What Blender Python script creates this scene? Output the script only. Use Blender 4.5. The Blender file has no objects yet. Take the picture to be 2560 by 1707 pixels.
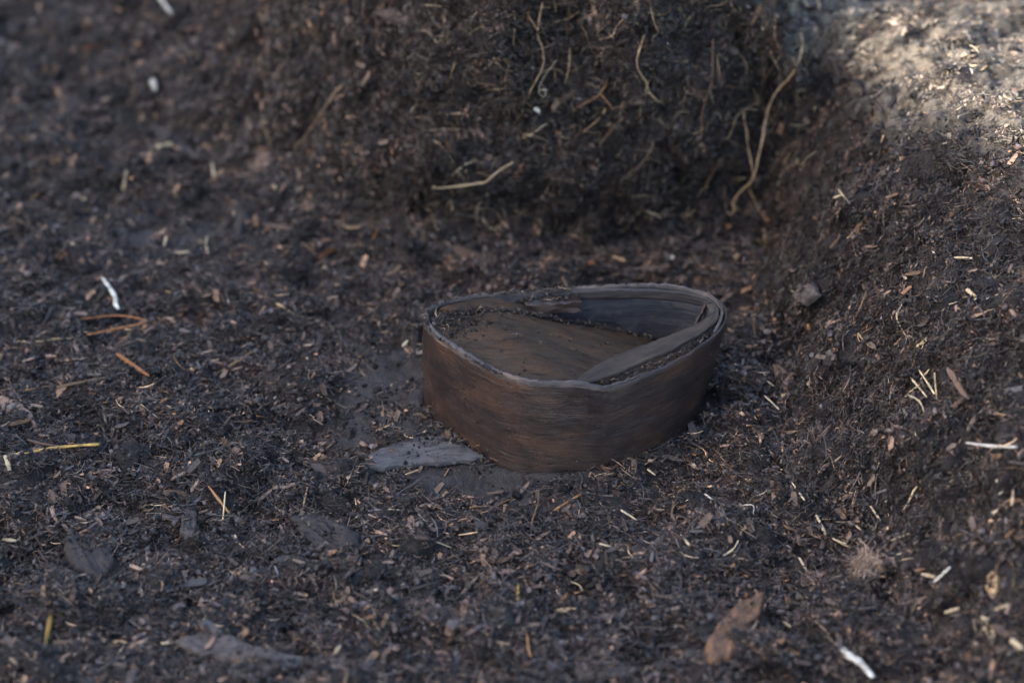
import bpy, math, random
import numpy as np
# ------------------------------------------------------------------ camera, sky, sun, exposure
sc=bpy.context.scene; col=sc.collection
R=math.radians
cd=bpy.data.cameras.new('camera'); cam=bpy.data.objects.new('camera',cd); col.objects.link(cam); sc.camera=cam
cam.location=(0,-1.30,.845); cam.rotation_euler=(R(90-33),0,0)
cd.sensor_width=36; cd.angle=R(30); cd.clip_start=.01; cd.clip_end=200
cd.dof.use_dof=True; cd.dof.focus_distance=1.40; cd.dof.aperture_fstop=3.0; cd.dof.aperture_blades=9
w=bpy.data.worlds.new('World'); sc.world=w; w.use_nodes=True
nt=w.node_tree; sky=nt.nodes.new('ShaderNodeTexSky'); sky.sky_type='NISHITA'; sky.sun_disc=False
SUN_EL,SUN_AZ=28.0,-110.0      # degrees; azimuth from +Y towards +X
sky.sun_elevation=R(SUN_EL); sky.sun_rotation=R(SUN_AZ%360)
sky.dust_density=2.8; sky.ozone_density=.9; sky.air_density=1.0
bg=nt.nodes['Background']; nt.links.new(sky.outputs[0],bg.inputs[0]); bg.inputs[1].default_value=.15
sl=bpy.data.lights.new('sun','SUN'); sl.energy=2.0; sl.angle=R(.53); sl.color=(1,.95,.88)
so=bpy.data.objects.new('sun',sl); col.objects.link(so); so.rotation_euler=(R(90-SUN_EL),0,R(180-SUN_AZ)); so.location=(-2,5,6)
sc.view_settings.view_transform='Standard'; sc.view_settings.look='None'; sc.view_settings.gamma=1; sc.view_settings.exposure=2.55
sc.view_settings.use_curve_mapping=False
rng=np.random.default_rng(11); random.seed(11)
SOIL_D,SOIL_M,SOIL_L,SILT=(.0052,.0040,.0036),(.0135,.0103,.0092),(.038,.030,.0265),(.033,.028,.0268)
# ------------------------------------------------------------------ helpers
def nodes_of(name):
    m=bpy.data.materials.new(name); m.use_nodes=True; n=m.node_tree; return m,n,n.nodes['Principled BSDF']
def N(n,t,**kw):
    x=n.nodes.new(t)
    for k,v in kw.items():
        if k.startswith('i_'): x.inputs[k[2:].replace('_',' ')].default_value=v
        else: setattr(x,k,v)
    return x
def ramp(n,stops):
    r=n.nodes.new('ShaderNodeValToRGB'); e=r.color_ramp.elements
    while len(e)<len(stops): e.new(.5)
    for a,(p,c) in zip(e,stops): a.position=p; a.color=(*c,1)
    return r
def mix(n,f,a,b,mode='MIX'):
    m=n.nodes.new('ShaderNodeMix'); m.data_type='RGBA'; m.blend_type=mode
    for s,v in ((0,f),(6,a),(7,b)):
        if hasattr(v,'links') or hasattr(v,'is_linked'): n.links.new(v,m.inputs[s])
        elif s==0: m.inputs[0].default_value=v
        else: m.inputs[s].default_value=(*v,1)
    return m.outputs[2]
def noise(n,scale,vec=None,detail=4,rough=.6):
    x=N(n,'ShaderNodeTexNoise'); x.inputs['Scale'].default_value=scale; x.inputs['Detail'].default_value=detail; x.inputs['Roughness'].default_value=rough
    if vec is not None: n.links.new(vec,x.inputs['Vector'])
    return x
def bump(n,h,dist,strength,b,prev=None):
    u=N(n,'ShaderNodeBump'); u.inputs['Distance'].default_value=dist; u.inputs['Strength'].default_value=strength
    n.links.new(h,u.inputs['Height'])
    if prev is not None: n.links.new(prev,u.inputs['Normal'])
    if b is not None: n.links.new(u.outputs[0],b.inputs['Normal'])
    return u.outputs[0]
def mesh_np(name,V,T=None,Q=None,col_=None,uv=None,smooth=False):
    me=bpy.data.meshes.new(name); V=np.asarray(V,np.float32)
    T=np.zeros((0,3),np.int32) if T is None else np.asarray(T,np.int32).reshape(-1,3)
    Q=np.zeros((0,4),np.int32) if Q is None else np.asarray(Q,np.int32).reshape(-1,4)
    me.vertices.add(len(V)); me.vertices.foreach_set('co',V.ravel())
    nl=T.size+Q.size; me.loops.add(nl); idx=np.concatenate([T.ravel(),Q.ravel()]).astype(np.int32)
    me.loops.foreach_set('vertex_index',idx)
    npol=len(T)+len(Q); me.polygons.add(npol)
    st=np.concatenate([np.arange(len(T))*3,T.size+np.arange(len(Q))*4]).astype(np.int32)
    me.polygons.foreach_set('loop_start',st)
    me.polygons.foreach_set('use_smooth',np.full(npol,bool(smooth)))
    if uv is not None:
        l=me.uv_layers.new(name='UVMap'); l.data.foreach_set('uv',np.asarray(uv,np.float32)[idx].ravel())
    if col_ is not None:
        a=me.color_attributes.new('Col','FLOAT_COLOR','POINT'); c=np.ones((len(V),4),np.float32); c[:,:3]=col_; a.data.foreach_set('color',c.ravel())
    me.update(calc_edges=True); me.validate()
    return me
def obj(name,me,mat,parent=None,label=None,cat=None,group=None,kind=None):
    o=bpy.data.objects.new(name,me); col.objects.link(o)
    if me is not None and mat is not None and len(me.materials)==0: me.materials.append(mat)
    if parent is not None: o.parent=parent
    for k,v in (('label',label),('category',cat),('group',group),('kind',kind)):
        if v: o[k]=v
    return o
_perm=np.random.default_rng(3).random((256,256))*2*np.pi
def pn(x,y,seed=0):
    """2D gradient noise, about -1..1"""
    x=x+seed*17.31; y=y+seed*9.17
    xi=np.floor(x).astype(int); yi=np.floor(y).astype(int); fx=x-xi; fy=y-yi
    def g(a,b):
        t=_perm[(xi+a)&255,(yi+b)&255]; return np.cos(t)*(fx-a)+np.sin(t)*(fy-b)
    u=fx*fx*fx*(fx*(fx*6-15)+10); v=fy*fy*fy*(fy*(fy*6-15)+10)
    return 1.5*((g(0,0)*(1-u)+g(1,0)*u)*(1-v)+(g(0,1)*(1-u)+g(1,1)*u)*v)
# ------------------------------------------------------------------ materials
def soil_material():
    m,n,b=nodes_of('peat'); co=N(n,'ShaderNodeTexCoord'); o=co.outputs['Object']
    big=noise(n,9,o,3); med=noise(n,70,o,5,.65); fine=noise(n,420,o,4,.7)
    c=ramp(n,[(.3,SOIL_D),(.52,SOIL_M),(.72,SOIL_L)]); n.links.new(med.outputs[0],c.inputs[0])
    c2=ramp(n,[(.35,(.55,.55,.58)),(.65,(1.25,1.2,1.18))]); n.links.new(fine.outputs[0],c2.inputs[0])
    k=mix(n,1.0,c.outputs[0],c2.outputs[0],'MULTIPLY')
    # silty smooth wet patches
    gs=ramp(n,[(.5,(0,0,0)),(.66,(1,1,1))]); n.links.new(big.outputs[0],gs.inputs[0])
    # dry sandy crust on the open ground outside the pit (a mask stored on the mesh)
    at=N(n,'ShaderNodeAttribute',attribute_name='Col'); sp=N(n,'ShaderNodeSeparateColor'); n.links.new(at.outputs['Color'],sp.inputs[0])
    sg=ramp(n,[(.35,(.7,.7,.7)),(.65,(1.2,1.18,1.16))]); n.links.new(med.outputs[0],sg.inputs[0]); sv=mix(n,1.0,SILT,sg.outputs[0],'MULTIPLY')
    k=mix(n,sp.outputs[1],k,sv)
    dr=noise(n,26,o,5,.7); dm=ramp(n,[(.40,(0,0,0)),(.56,(1,1,1))]); n.links.new(dr.outputs[0],dm.inputs[0])
    mu=N(n,'ShaderNodeMath',operation='MULTIPLY'); n.links.new(dm.outputs[0],mu.inputs[0]); n.links.new(sp.outputs[0],mu.inputs[1])
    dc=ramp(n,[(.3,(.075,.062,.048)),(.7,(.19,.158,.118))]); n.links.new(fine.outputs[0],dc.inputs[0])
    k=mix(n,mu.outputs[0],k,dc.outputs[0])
    n.links.new(k,b.inputs['Base Color'])
    rr=N(n,'ShaderNodeMapRange'); n.links.new(big.outputs[0],rr.inputs[0]); rr.inputs[1].default_value=.3; rr.inputs[2].default_value=.7; rr.inputs[3].default_value=.8; rr.inputs[4].default_value=.48
    n.links.new(rr.outputs[0],b.inputs['Roughness']); b.inputs['Specular IOR Level'].default_value=.28
    q=bump(n,fine.outputs[0],.0016,.9,None); bump(n,noise(n,1300,o,3).outputs[0],.0005,.8,b,q)
    return m
def vcol_material(name,rough=.65,spec=.25,inst=False):
    m,n,b=nodes_of(name); at=N(n,'ShaderNodeAttribute',attribute_name='Col'); co=N(n,'ShaderNodeTexCoord')
    f=noise(n,500,co.outputs['Object'],3); r=ramp(n,[(.3,(.55,.55,.55)),(.7,(1.35,1.35,1.35))]); n.links.new(f.outputs[0],r.inputs[0])
    k=mix(n,1.0,at.outputs['Color'],r.outputs[0],'MULTIPLY')
    if inst:
        oi=N(n,'ShaderNodeObjectInfo'); v=ramp(n,[(0,(.4,.4,.41)),(.55,(.95,.95,.95)),(1,(2.0,1.8,1.65))]); n.links.new(oi.outputs['Random'],v.inputs[0]); k=mix(n,1.0,k,v.outputs[0],'MULTIPLY')
    n.links.new(k,b.inputs['Base Color'])
    b.inputs['Roughness'].default_value=rough; b.inputs['Specular IOR Level'].default_value=spec
    bump(n,f.outputs[0],.0006,.6,b); return m
def organic(name,a,c,dirt=.35,rough=.6,stretch=(1,1,1),scale=160):
    """plant or wood matter: two tones along the grain, soil smears, variation from piece to piece"""
    m,n,b=nodes_of(name); co=N(n,'ShaderNodeTexCoord'); mp=N(n,'ShaderNodeMapping'); mp.inputs['Scale'].default_value=stretch
    n.links.new(co.outputs['Object'],mp.inputs[0]); oi=N(n,'ShaderNodeObjectInfo')
    g=noise(n,scale,mp.outputs[0],4,.65); r=ramp(n,[(.32,a),(.68,c)]); n.links.new(g.outputs[0],r.inputs[0])
    v=N(n,'ShaderNodeMapRange'); n.links.new(oi.outputs['Random'],v.inputs[0]); v.inputs[3].default_value=.62; v.inputs[4].default_value=1.2
    hs=N(n,'ShaderNodeHueSaturation'); n.links.new(r.outputs[0],hs.inputs['Color']); n.links.new(v.outputs[0],hs.inputs['Value'])
    d=noise(n,110,co.outputs['Object'],5,.7); dm=ramp(n,[(.5,(0,0,0)),(.6,(1,1,1))]); n.links.new(d.outputs[0],dm.inputs[0])
    mu=N(n,'ShaderNodeMath',operation='MULTIPLY'); n.links.new(dm.outputs[0],mu.inputs[0]); mu.inputs[1].default_value=dirt
    n.links.new(mix(n,mu.outputs[0],hs.outputs[0],(.03,.024,.021)),b.inputs['Base Color'])
    b.inputs['Roughness'].default_value=rough+.08; b.inputs['Specular IOR Level'].default_value=.2
    bump(n,g.outputs[0],.0008,.7,b); return m
def wood(name,tones,rough=(.45,.7),dirt=.5,streak=(14,260),dirtcol=(.06,.05,.042),patch=None,speck=0,spec=.45):
    """old wet wood: UV in metres, grain along u"""
    m,n,b=nodes_of(name); uv=N(n,'ShaderNodeUVMap'); mp=N(n,'ShaderNodeMapping'); mp.inputs['Scale'].default_value=(streak[0],streak[1],1)
    n.links.new(uv.outputs[0],mp.inputs[0])
    wv=noise(n,18,uv.outputs[0],2); va=N(n,'ShaderNodeVectorMath',operation='MULTIPLY_ADD'); n.links.new(wv.outputs['Color'],va.inputs[0]); va.inputs[1].default_value=(.6,.9,0); n.links.new(mp.outputs[0],va.inputs[2])
    g=noise(n,1.0,va.outputs[0],6,.62); r=ramp(n,tones); n.links.new(g.outputs[0],r.inputs[0])
    pat=noise(n,30,uv.outputs[0],4,.6); pr=ramp(n,[(.35,(.62,.62,.66)),(.65,(1.3,1.2,1.15))]); n.links.new(pat.outputs[0],pr.inputs[0])
    k=mix(n,1.0,r.outputs[0],pr.outputs[0],'MULTIPLY')
    fi=N(n,'ShaderNodeMapping'); fi.inputs['Scale'].default_value=(60,1500,1); n.links.new(uv.outputs[0],fi.inputs[0]); fg=noise(n,1,fi.outputs[0],3,.6)
    fr=ramp(n,[(.38,(.5,.5,.5)),(.62,(1.4,1.4,1.4))]); n.links.new(fg.outputs[0],fr.inputs[0]); k=mix(n,.75,k,mix(n,1.0,k,fr.outputs[0],'MULTIPLY'))
    if patch is not None:
        pm=N(n,'ShaderNodeMapping'); pm.inputs['Scale'].default_value=(16,38,1); pm.inputs['Rotation'].default_value=(0,0,.12); n.links.new(uv.outputs[0],pm.inputs[0]); pq=noise(n,1,pm.outputs[0],5,.6); pz=ramp(n,[(.47,(0,0,0)),(.66,(1,1,1))]); n.links.new(pq.outputs[0],pz.inputs[0]); k=mix(n,pz.outputs[0],k,mix(n,.6,patch,fr.outputs[0],'MULTIPLY'))
    if speck:
        sn=noise(n,1100,uv.outputs[0],3,.7); sr=ramp(n,[(.36,(.35,.34,.33)),(.5,(1,1,1)),(.72,(1.9,1.75,1.55))]); n.links.new(sn.outputs[0],sr.inputs[0]); k=mix(n,speck,k,mix(n,1.0,k,sr.outputs[0],'MULTIPLY'))
    ck=N(n,'ShaderNodeMapping'); ck.inputs['Scale'].default_value=(7,170,1); n.links.new(uv.outputs[0],ck.inputs[0]); cn=noise(n,1,ck.outputs[0],5,.6); cr=ramp(n,[(.0,(1,1,1)),(.345,(1,1,1)),(.36,(.22,.2,.2)),(.38,(1,1,1))]); n.links.new(cn.outputs[0],cr.inputs[0]); k=mix(n,.85,k,mix(n,1.0,k,cr.outputs[0],'MULTIPLY'))
    dn=noise(n,90,uv.outputs[0],6,.72); dm=ramp(n,[(.5,(0,0,0)),(.62,(1,1,1))]); n.links.new(dn.outputs[0],dm.inputs[0])
    mu=N(n,'ShaderNodeMath',operation='MULTIPLY'); n.links.new(dm.outputs[0],mu.inputs[0]); mu.inputs[1].default_value=dirt
    k=mix(n,mu.outputs[0],k,dirtcol)
    n.links.new(k,b.inputs['Base Color'])
    rr=N(n,'ShaderNodeMapRange'); n.links.new(pat.outputs[0],rr.inputs[0]); rr.inputs[1].default_value=.3; rr.inputs[2].default_value=.7; rr.inputs[3].default_value=rough[1]; rr.inputs[4].default_value=rough[0]
    n.links.new(rr.outputs[0],b.inputs['Roughness']); b.inputs['Specular IOR Level'].default_value=spec
    q=bump(n,fg.outputs[0],.0007,.7,None); q=bump(n,cr.outputs[0],.0008,.7,None,q); q=bump(n,g.outputs[0],.0010,.35,None,q); bump(n,dn.outputs[0],.0012,.5,b,q)
    return m
M={}
M['soil']=soil_material(); M['debris']=vcol_material('loose_peat'); M['clump']=vcol_material('matted_peat',.45,.36,True); M['fibre']=vcol_material('plant_fibre',.55,.35)
def om(k,*a,**kw): M[k]=organic(k,*a,**kw)
om('root_tan',(.20,.13,.07),(.42,.30,.17),.35); om('root_pale',(.40,.31,.19),(.60,.48,.31),.25); om('root_white',(.55,.48,.38),(.75,.70,.6),.2)
om('root_brown',(.10,.062,.035),(.22,.14,.08),.35); om('root_orange',(.22,.11,.045),(.36,.2,.09),.25)
om('white_root',(.34,.31,.26),(.56,.53,.46),.5,.55); om('straw_cream',(.33,.245,.14),(.56,.45,.30),.45,.55); om('straw_tan',(.30,.19,.10),(.50,.34,.19),.3)
om('yellow',(.20,.12,.03),(.46,.28,.07),.4,.5); om('orange',(.26,.12,.045),(.44,.24,.10),.25); om('rust',(.13,.05,.018),(.26,.11,.04),.3)
om('wood_brown',(.07,.045,.03),(.16,.105,.07),.4); om('wood_pink',(.11,.072,.055),(.21,.14,.105),.4); om('wood_dark',(.045,.034,.03),(.11,.082,.07),.4)
om('wood_grey',(.06,.054,.055),(.13,.118,.118),.35); om('slate',(.028,.0265,.028),(.062,.058,.058),.65,.45,(1,4,1),90); om('slate_brown',(.018,.0148,.0138),(.044,.035,.032),.6,.5)
om('slate_board',(.042,.0405,.043),(.088,.082,.080),.4,.45,(1,4,1),90); om('bark_grey',(.04,.033,.030),(.092,.076,.069),.55,.6,(1,3,1),80); om('rust_wood',(.06,.036,.024),(.16,.085,.046),.55,.6,(3,1,1),70)
# ------------------------------------------------------------------ the ground: pit floor, peat face, banks
CAM=np.array([0.0,-1.30,0.845]); PITCH=math.radians(33.0); HFOV=math.radians(30.0)
SHADE_BANK_H=2.44   # height of the unseen bank added to shade the pit
def sstep(a,b,x):
    t=np.clip((x-a)/(b-a),0,1); return t*t*(3-2*t)
def axis(lo,hi,d,far,g=1.12):
    a=np.arange(lo,hi+1e-9,d); out=[];st=d;p=a[-1]
    while p<far: st=min(st*g,2.5); p+=st; out.append(p)
    out2=[];st=d;p=a[0]
    while p>-far: st=min(st*g,2.5); p-=st; out2.append(p)
    return np.array(out2[::-1]+list(a)+out)
def base_surface(U,S):
    """U columns (x), S arc length along each column's profile; returns P[j,i,3]"""
    X=U[None,:]; s=S[:,None]
    # where the bank starts, how steep and how high it is, column by column
    foot=np.interp(U,[-.7,-.45,-.28,-.16,-.05,.08,.2,.4],[.42,.36,.27,.19,.135,.145,.17,.2])[None,:]
    ang=np.radians(np.interp(U,[-.7,-.45,-.3,-.2,-.1,.02,.1,.2,.5],[9,11,24,52,72,82,85,84,76]))[None,:]
    top=np.interp(U,[-.7,-.4,-.25,-.1,.1,.15,.2,.26,.5],[.45,.45,.40,.285,.252,.243,.232,.22,.2])[None,:]   # length of the face
    under=np.radians(26)*np.exp(-((X-.03)/.17)**4)
    th=ang*sstep(foot-.03,foot+.05,s)
    th=th+under*sstep(foot+.0,foot+.05,s)*(1-sstep(foot+.06,foot+.11,s))
    th=th-(ang+np.radians(7))*sstep(foot+top-.03,foot+top+.06,s)
    th=th+np.radians(2.0)*(1-sstep(foot-.2,foot,s))*sstep(-.5,-.1,s)
    ds=np.gradient(S)[:,None]
    i0=np.argmin(abs(S))
    Y=np.cumsum(np.cos(th)*ds,0); Z=np.cumsum(np.sin(th)*ds,0)
    Y-=Y[i0:i0+1]; Z-=Z[i0:i0+1]
    XX=X+0*Y; Z=np.where(Y>.2,np.maximum(Z,-.02),Z)
    # bank on the right of the find, running towards the camera
    xf=np.interp(Y,[-.6,-.3,-.2,-.05,.1,.19,.26,.4],[.30,.235,.20,.195,.215,.225,.16,.02]); w=np.interp(Y,[-.6,-.3,-.15,0,.12,.2],[.32,.26,.185,.12,.07,.06])
    t=np.clip((XX-xf)/w,0,None)
    R=.205*(1-np.exp(-1.6*t**1.35)); 
    # beyond its crest the ground falls away to the right and back
    far=np.clip((XX-xf-w*1.0)*.12+(Y-.04)*.8,0,None)
    fall=.13*far*sstep(0,.12,far)*sstep(.16,.3,XX)
    fall=np.minimum(fall,.42)
    k=.012; a=Z-fall*sstep(.12,.26,XX)*1.0; b=R-fall-.013
    h=np.clip(.5+.5*(b-a)/k,0,1)
    Zs=a*(1-h)+b*h+k*h*(1-h)
    # to the right of the corner the bank alone makes the ground
    m=sstep(.2,.27,XX)*sstep(.0,.14,Y)
    Z=Zs*(1-m)+(R-fall-.013)*m
    # unseen bank added far left, shaped to keep the sun off the pit
    sp=np.interp(Y,[-1.35,-.8],[SHADE_BANK_H,SHADE_BANK_H-.13])*sstep(-2.3,-3.5,XX)*(1-sstep(-4.5,-7,XX))*(1-sstep(5,9,np.abs(Y)))*(1+.006*np.sin(Y*6.1)+.004*np.sin(Y*17+1))
    Z=Z+sp
    return np.stack([XX,Y,Z],-1)
def project(P):
    d=P-CAM; c,sn=math.cos(PITCH),math.sin(PITCH)
    f=d[...,1]*c-d[...,2]*sn; up=d[...,1]*sn+d[...,2]*c; r=d[...,0]
    F=1280/math.tan(HFOV/2)
    return 1280+F*r/f, 853.5-F*up/f, f
def unproj(px,py,z):
    F=1280/math.tan(HFOV/2); c,sn=math.cos(PITCH),math.sin(PITCH)
    r=(px-1280)/F; u=(853.5-py)/F
    d=np.array([r,c+u*sn,-sn+u*c]); t=(z-CAM[2])/d[2]
    return CAM+t*d

DU,DS=.0018,.0017
U=axis(-.56,.56,DU,14.); S=axis(-.47,.62,DS,14.)
B0=base_surface(U,S)
def grid_normals(P):
    a=np.gradient(P,axis=1); b=np.gradient(P,axis=0); n=np.cross(a,b); return n/np.maximum(np.linalg.norm(n,axis=-1,keepdims=True),1e-12)
NB=grid_normals(B0)
UU,SS=np.meshgrid(U,S)
# plan of the find, wanted here so that the floor keeps clear of it
PLAN=[(-.0670,-.078),(-.0645,-.0945),(-.0545,-.1145),(-.040,-.132),(-.024,-.149),(-.007,-.1625),(.012,-.170),(.034,-.1715),(.055,-.1685),(.0745,-.1605),(.095,-.149),(.116,-.1345),(.135,-.1175),(.150,-.1005),(.159,-.084),(.1605,-.069),(.1555,-.054),(.145,-.045),(.122,-.038),(.09,-.036),(.058,-.0375),(.03,-.041),(0,-.0455),(-.025,-.050),(-.045,-.056),(-.060,-.065)]
def catmull(P,n,closed):
    P=np.asarray(P,float); m=len(P)
    if closed: t=np.arange(n)/n*m
    else: t=np.linspace(0,m-1,n)
    i=np.floor(t).astype(int); f=(t-i)[:,None]
    if not closed: i=np.minimum(i,m-2) if m>1 else i; f=(t-i)[:,None]
    g=(lambda k:P[(i+k)%m]) if closed else (lambda k:P[np.clip(i+k,0,m-1)])
    a,b,c,d=g(-1),g(0),g(1),g(2)
    return .5*(2*b+(c-a)*f+(2*a-5*b+4*c-d)*f**2+(3*b-a-3*c+d)*f**3)
PC=catmull(PLAN,3000,True); seg=np.linalg.norm(np.roll(PC,-1,0)-PC,axis=1); cum=np.concatenate([[0],np.cumsum(seg)]); PER=cum[-1]
def plan_at(l):
    """point and outward normal of the band's outer face at arc length l (from the left tip along the front)"""
    l=np.asarray(l)%PER; x=np.interp(l,cum,np.append(PC[:,0],PC[0,0])); y=np.interp(l,cum,np.append(PC[:,1],PC[0,1]))
    e=.002; x1=np.interp((l+e)%PER,cum,np.append(PC[:,0],PC[0,0])); y1=np.interp((l+e)%PER,cum,np.append(PC[:,1],PC[0,1]))
    x0=np.interp((l-e)%PER,cum,np.append(PC[:,0],PC[0,0])); y0=np.interp((l-e)%PER,cum,np.append(PC[:,1],PC[0,1]))
    tx,ty=x1-x0,y1-y0; h=np.hypot(tx,ty); return np.stack([x,y],-1),np.stack([ty/h,-tx/h],-1)
def l_of(x,y): return cum[np.argmin((PC[:,0]-x)**2+(PC[:,1]-y)**2)]
PS=PC[::12]
def sdist(x,y):
    """signed distance to the band's plan outline (negative inside)"""
    x=np.asarray(x); y=np.asarray(y); d=np.full(x.shape,9.); ins=np.zeros(x.shape,bool)
    Q=np.roll(PS,-1,0)
    for (ax,ay),(bx,by) in zip(PS,Q):
        d=np.minimum(d,np.hypot(x-ax,y-ay))
        c=((ay>y)!=(by>y)); 
        with np.errstate(divide='ignore',invalid='ignore'): ins^=c&(x<(bx-ax)*(y-ay)/(by-ay+1e-15)+ax)
    return np.where(ins,-d,d)
near=(np.abs(UU-.045)<.17)&(np.abs(SS+.10)<.14)
BD=np.full(UU.shape,1.); BD[near]=sdist(UU[near],B0[...,1][near])
# where the floor is trodden smooth, 0 = loose clods, 1 = smooth silt
smooth=np.clip(1.25*np.exp(-((UU-.0)/.085)**2-((SS+.185)/.038)**2)+1.1*np.exp(-((UU+.10)/.05)**2-((SS+.075)/.09)**2)+.9*np.exp(-((UU+.30)/.10)**2-((SS-.16)/.06)**2)+.7*np.exp(-((UU-.36)/.06)**2-((SS+.05)/.08)**2),0,1)
flatb=np.exp(-(((UU+.068)/.038)**4)-(((SS+.158)/.016)**4))
smooth=np.clip(smooth*1.25+.4*pn(UU*34,SS*34,5)+.25*pn(UU*80,SS*80,6)-.14,0,1)*sstep(.03,.2,smooth)
fade=np.exp(-np.clip(np.abs(UU)-.6,0,None)/.5)*np.exp(-np.clip(SS-.9,0,None)/.5)*np.exp(-np.clip(-.5-SS,0,None)/.4)
rough=(1-.8*smooth)
disp=.014*pn(UU*11,SS*11,1)*(1-.55*smooth)+.0085*pn(UU*27,SS*27,2)*rough
disp+=.0042*np.abs(pn(UU*60,SS*60,3))*rough*1.3-.002
steep=sstep(.75,.45,NB[...,2])*fade; lump=np.clip(steep+.75*sstep(.2,.26,UU)*sstep(-.45,-.3,SS)*fade*(SS<.3),0,1)
disp+=lump*(.012*pn(UU*19,SS*19,31)+.009*np.abs(pn(UU*38,SS*30,32))-.010*np.clip(pn(UU*24,SS*24,33)-.15,0,1)+.005*pn(UU*75,SS*75,34))
disp*=np.clip(.25+BD/.05,.25,1)
disp*=.5+.5*fade
clod=np.zeros_like(disp)
i0,i1=np.searchsorted(U,[-.56,.56]); j0,j1=np.searchsorted(S,[-.47,.62])
def splat(cx,cs,r,sq,ang,el,wob):
    ri=int(r*1.6/DU)+2; rj=int(r*1.6/DS)+2
    ci=np.searchsorted(U,cx); cj=np.searchsorted(S,cs); a0,a1=max(ci-ri,0),min(ci+ri+1,len(U)); b0,b1=max(cj-rj,0),min(cj+rj+1,len(S))
    if a1-a0<2 or b1-b0<2: return
    dx=U[a0:a1][None,:]-cx; dy=S[b0:b1][:,None]-cs; c,s_=math.cos(ang),math.sin(ang)
    x=(dx*c+dy*s_)/el; y=(-dx*s_+dy*c)*el; ph=np.arctan2(y,x)
    d=np.hypot(x,y)/r*(1+.17*np.sin(3*ph+wob)+.12*np.sin(5*ph+2.3*wob)+.08*np.sin(9*ph+5*wob))
    h=r*sq*np.clip(1-d**2.6,0,None)**.6
    v=clod[b0:b1,a0:a1]; np.maximum(v,h,out=v)
nl=17000
rr_=.0024*(rng.random(nl)**(-1/2.1)); rr_=np.minimum(rr_,.021)
cxs=rng.uniform(-.56,.56,nl); css=rng.uniform(-.47,.62,nl)
smi=smooth[np.clip(np.searchsorted(S,css),0,len(S)-1),np.clip(np.searchsorted(U,cxs),0,len(U)-1)]
for k in range(nl):
    if rng.random()<smi[k]*1.1: continue
    splat(cxs[k],css[k],rr_[k],rng.uniform(.35,.75),rng.uniform(0,6.3),rng.uniform(.75,1.3),rng.uniform(0,6.3))
disp+=clod*np.clip(BD/.012,0,1)*1.15
disp+=.0017*pn(UU*190,SS*190,7)*(.35+.65*rough)*fade+.0011*pn(UU*330,SS*330,8)*fade
disp=disp*(1-.85*flatb)
ins=BD<0; disp=np.where(ins,np.minimum(disp,-.004),disp)
lip=np.exp(-((BD-.004)/.006)**2)*(BD<.05); disp+=.0042*lip*(.6+.8*pn(UU*45,SS*45,9))
G=B0+NB*disp[...,None]; NG=grid_normals(G)
nj,ni=len(S),len(U); ids=np.arange(nj*ni).reshape(nj,ni)
quads=np.stack([ids[:-1,:-1],ids[:-1,1:],ids[1:,1:],ids[1:,:-1]],-1).reshape(-1,4)
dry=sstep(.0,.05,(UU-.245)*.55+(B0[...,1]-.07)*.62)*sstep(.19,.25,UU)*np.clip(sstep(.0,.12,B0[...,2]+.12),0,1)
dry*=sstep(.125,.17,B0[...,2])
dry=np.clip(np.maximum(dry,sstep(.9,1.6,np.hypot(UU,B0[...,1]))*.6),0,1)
gm=mesh_np('ground',G.reshape(-1,3),Q=quads,col_=np.column_stack([dry.ravel(),np.clip(smooth,0,1).ravel(),0*dry.ravel()]),smooth=True)
obj('ground',gm,M['soil'],kind='structure')
def surf(x,s,A):
    x=np.asarray(x,float); s=np.asarray(s,float)
    i=np.clip(np.searchsorted(U,x)-1,0,ni-2); j=np.clip(np.searchsorted(S,s)-1,0,nj-2)
    fx=((x-U[i])/(U[i+1]-U[i]))[...,None]; fs=((s-S[j])/(S[j+1]-S[j]))[...,None]
    return (A[j,i]*(1-fx)+A[j,i+1]*fx)*(1-fs)+(A[j+1,i]*(1-fx)+A[j+1,i+1]*fx)*fs
# ------------------------------------------------------------------ the find: a bentwood box pressed out of shape
def top_z(l):
    x=np.interp(l%PER,cum,np.append(PC[:,0],PC[0,0])); y=np.interp(l%PER,cum,np.append(PC[:,1],PC[0,1]))
    return x,y
W_OUT=wood('band_wood',[(.26,(.015,.0115,.011)),(.46,(.030,.022,.0195)),(.6,(.043,.029,.0235)),(.76,(.075,.043,.03))],(.2,.42),.35,(9,150),patch=(.072,.039,.026),dirtcol=(.035,.029,.026))
W_WRAP_SHADE=wood('wrap_wood_shade',[(.28,(.0125,.0095,.009)),(.46,(.025,.0185,.0165)),(.62,(.036,.0245,.02)),(.76,(.06,.036,.026))],(.28,.5),.35,(9,150),dirtcol=(.022,.018,.016),patch=(.06,.032,.021))  # band tones darkened: shade of the right-front wall put into the colour
W_IN=wood('lining_wood',[(.28,(.008,.0105,.0155)),(.5,(.016,.0195,.028)),(.62,(.028,.029,.035)),(.74,(.06,.047,.038))],(.4,.6),.3,dirtcol=(.075,.06,.05))
W_IN2=wood('lining_strip_wood',[(.28,(.014,.0125,.0135)),(.5,(.026,.023,.0245)),(.7,(.06,.046,.038))],(.4,.6),.3)
W_BRD=wood('board_wood',[(.28,(.018,.0135,.0098)),(.47,(.033,.0245,.0168)),(.6,(.046,.031,.0195)),(.74,(.07,.038,.0205))],(.6,.9),.7,(16,110),dirtcol=(.036,.029,.0225),patch=(.060,.034,.019),speck=1.0,spec=.15)
W_FL=wood('flange_wood',[(.28,(.023,.0195,.017)),(.5,(.040,.034,.029)),(.68,(.068,.055,.046))],(.5,.75),.4,(12,160),dirtcol=(.048,.040,.033),speck=.6,spec=.2)
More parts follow.
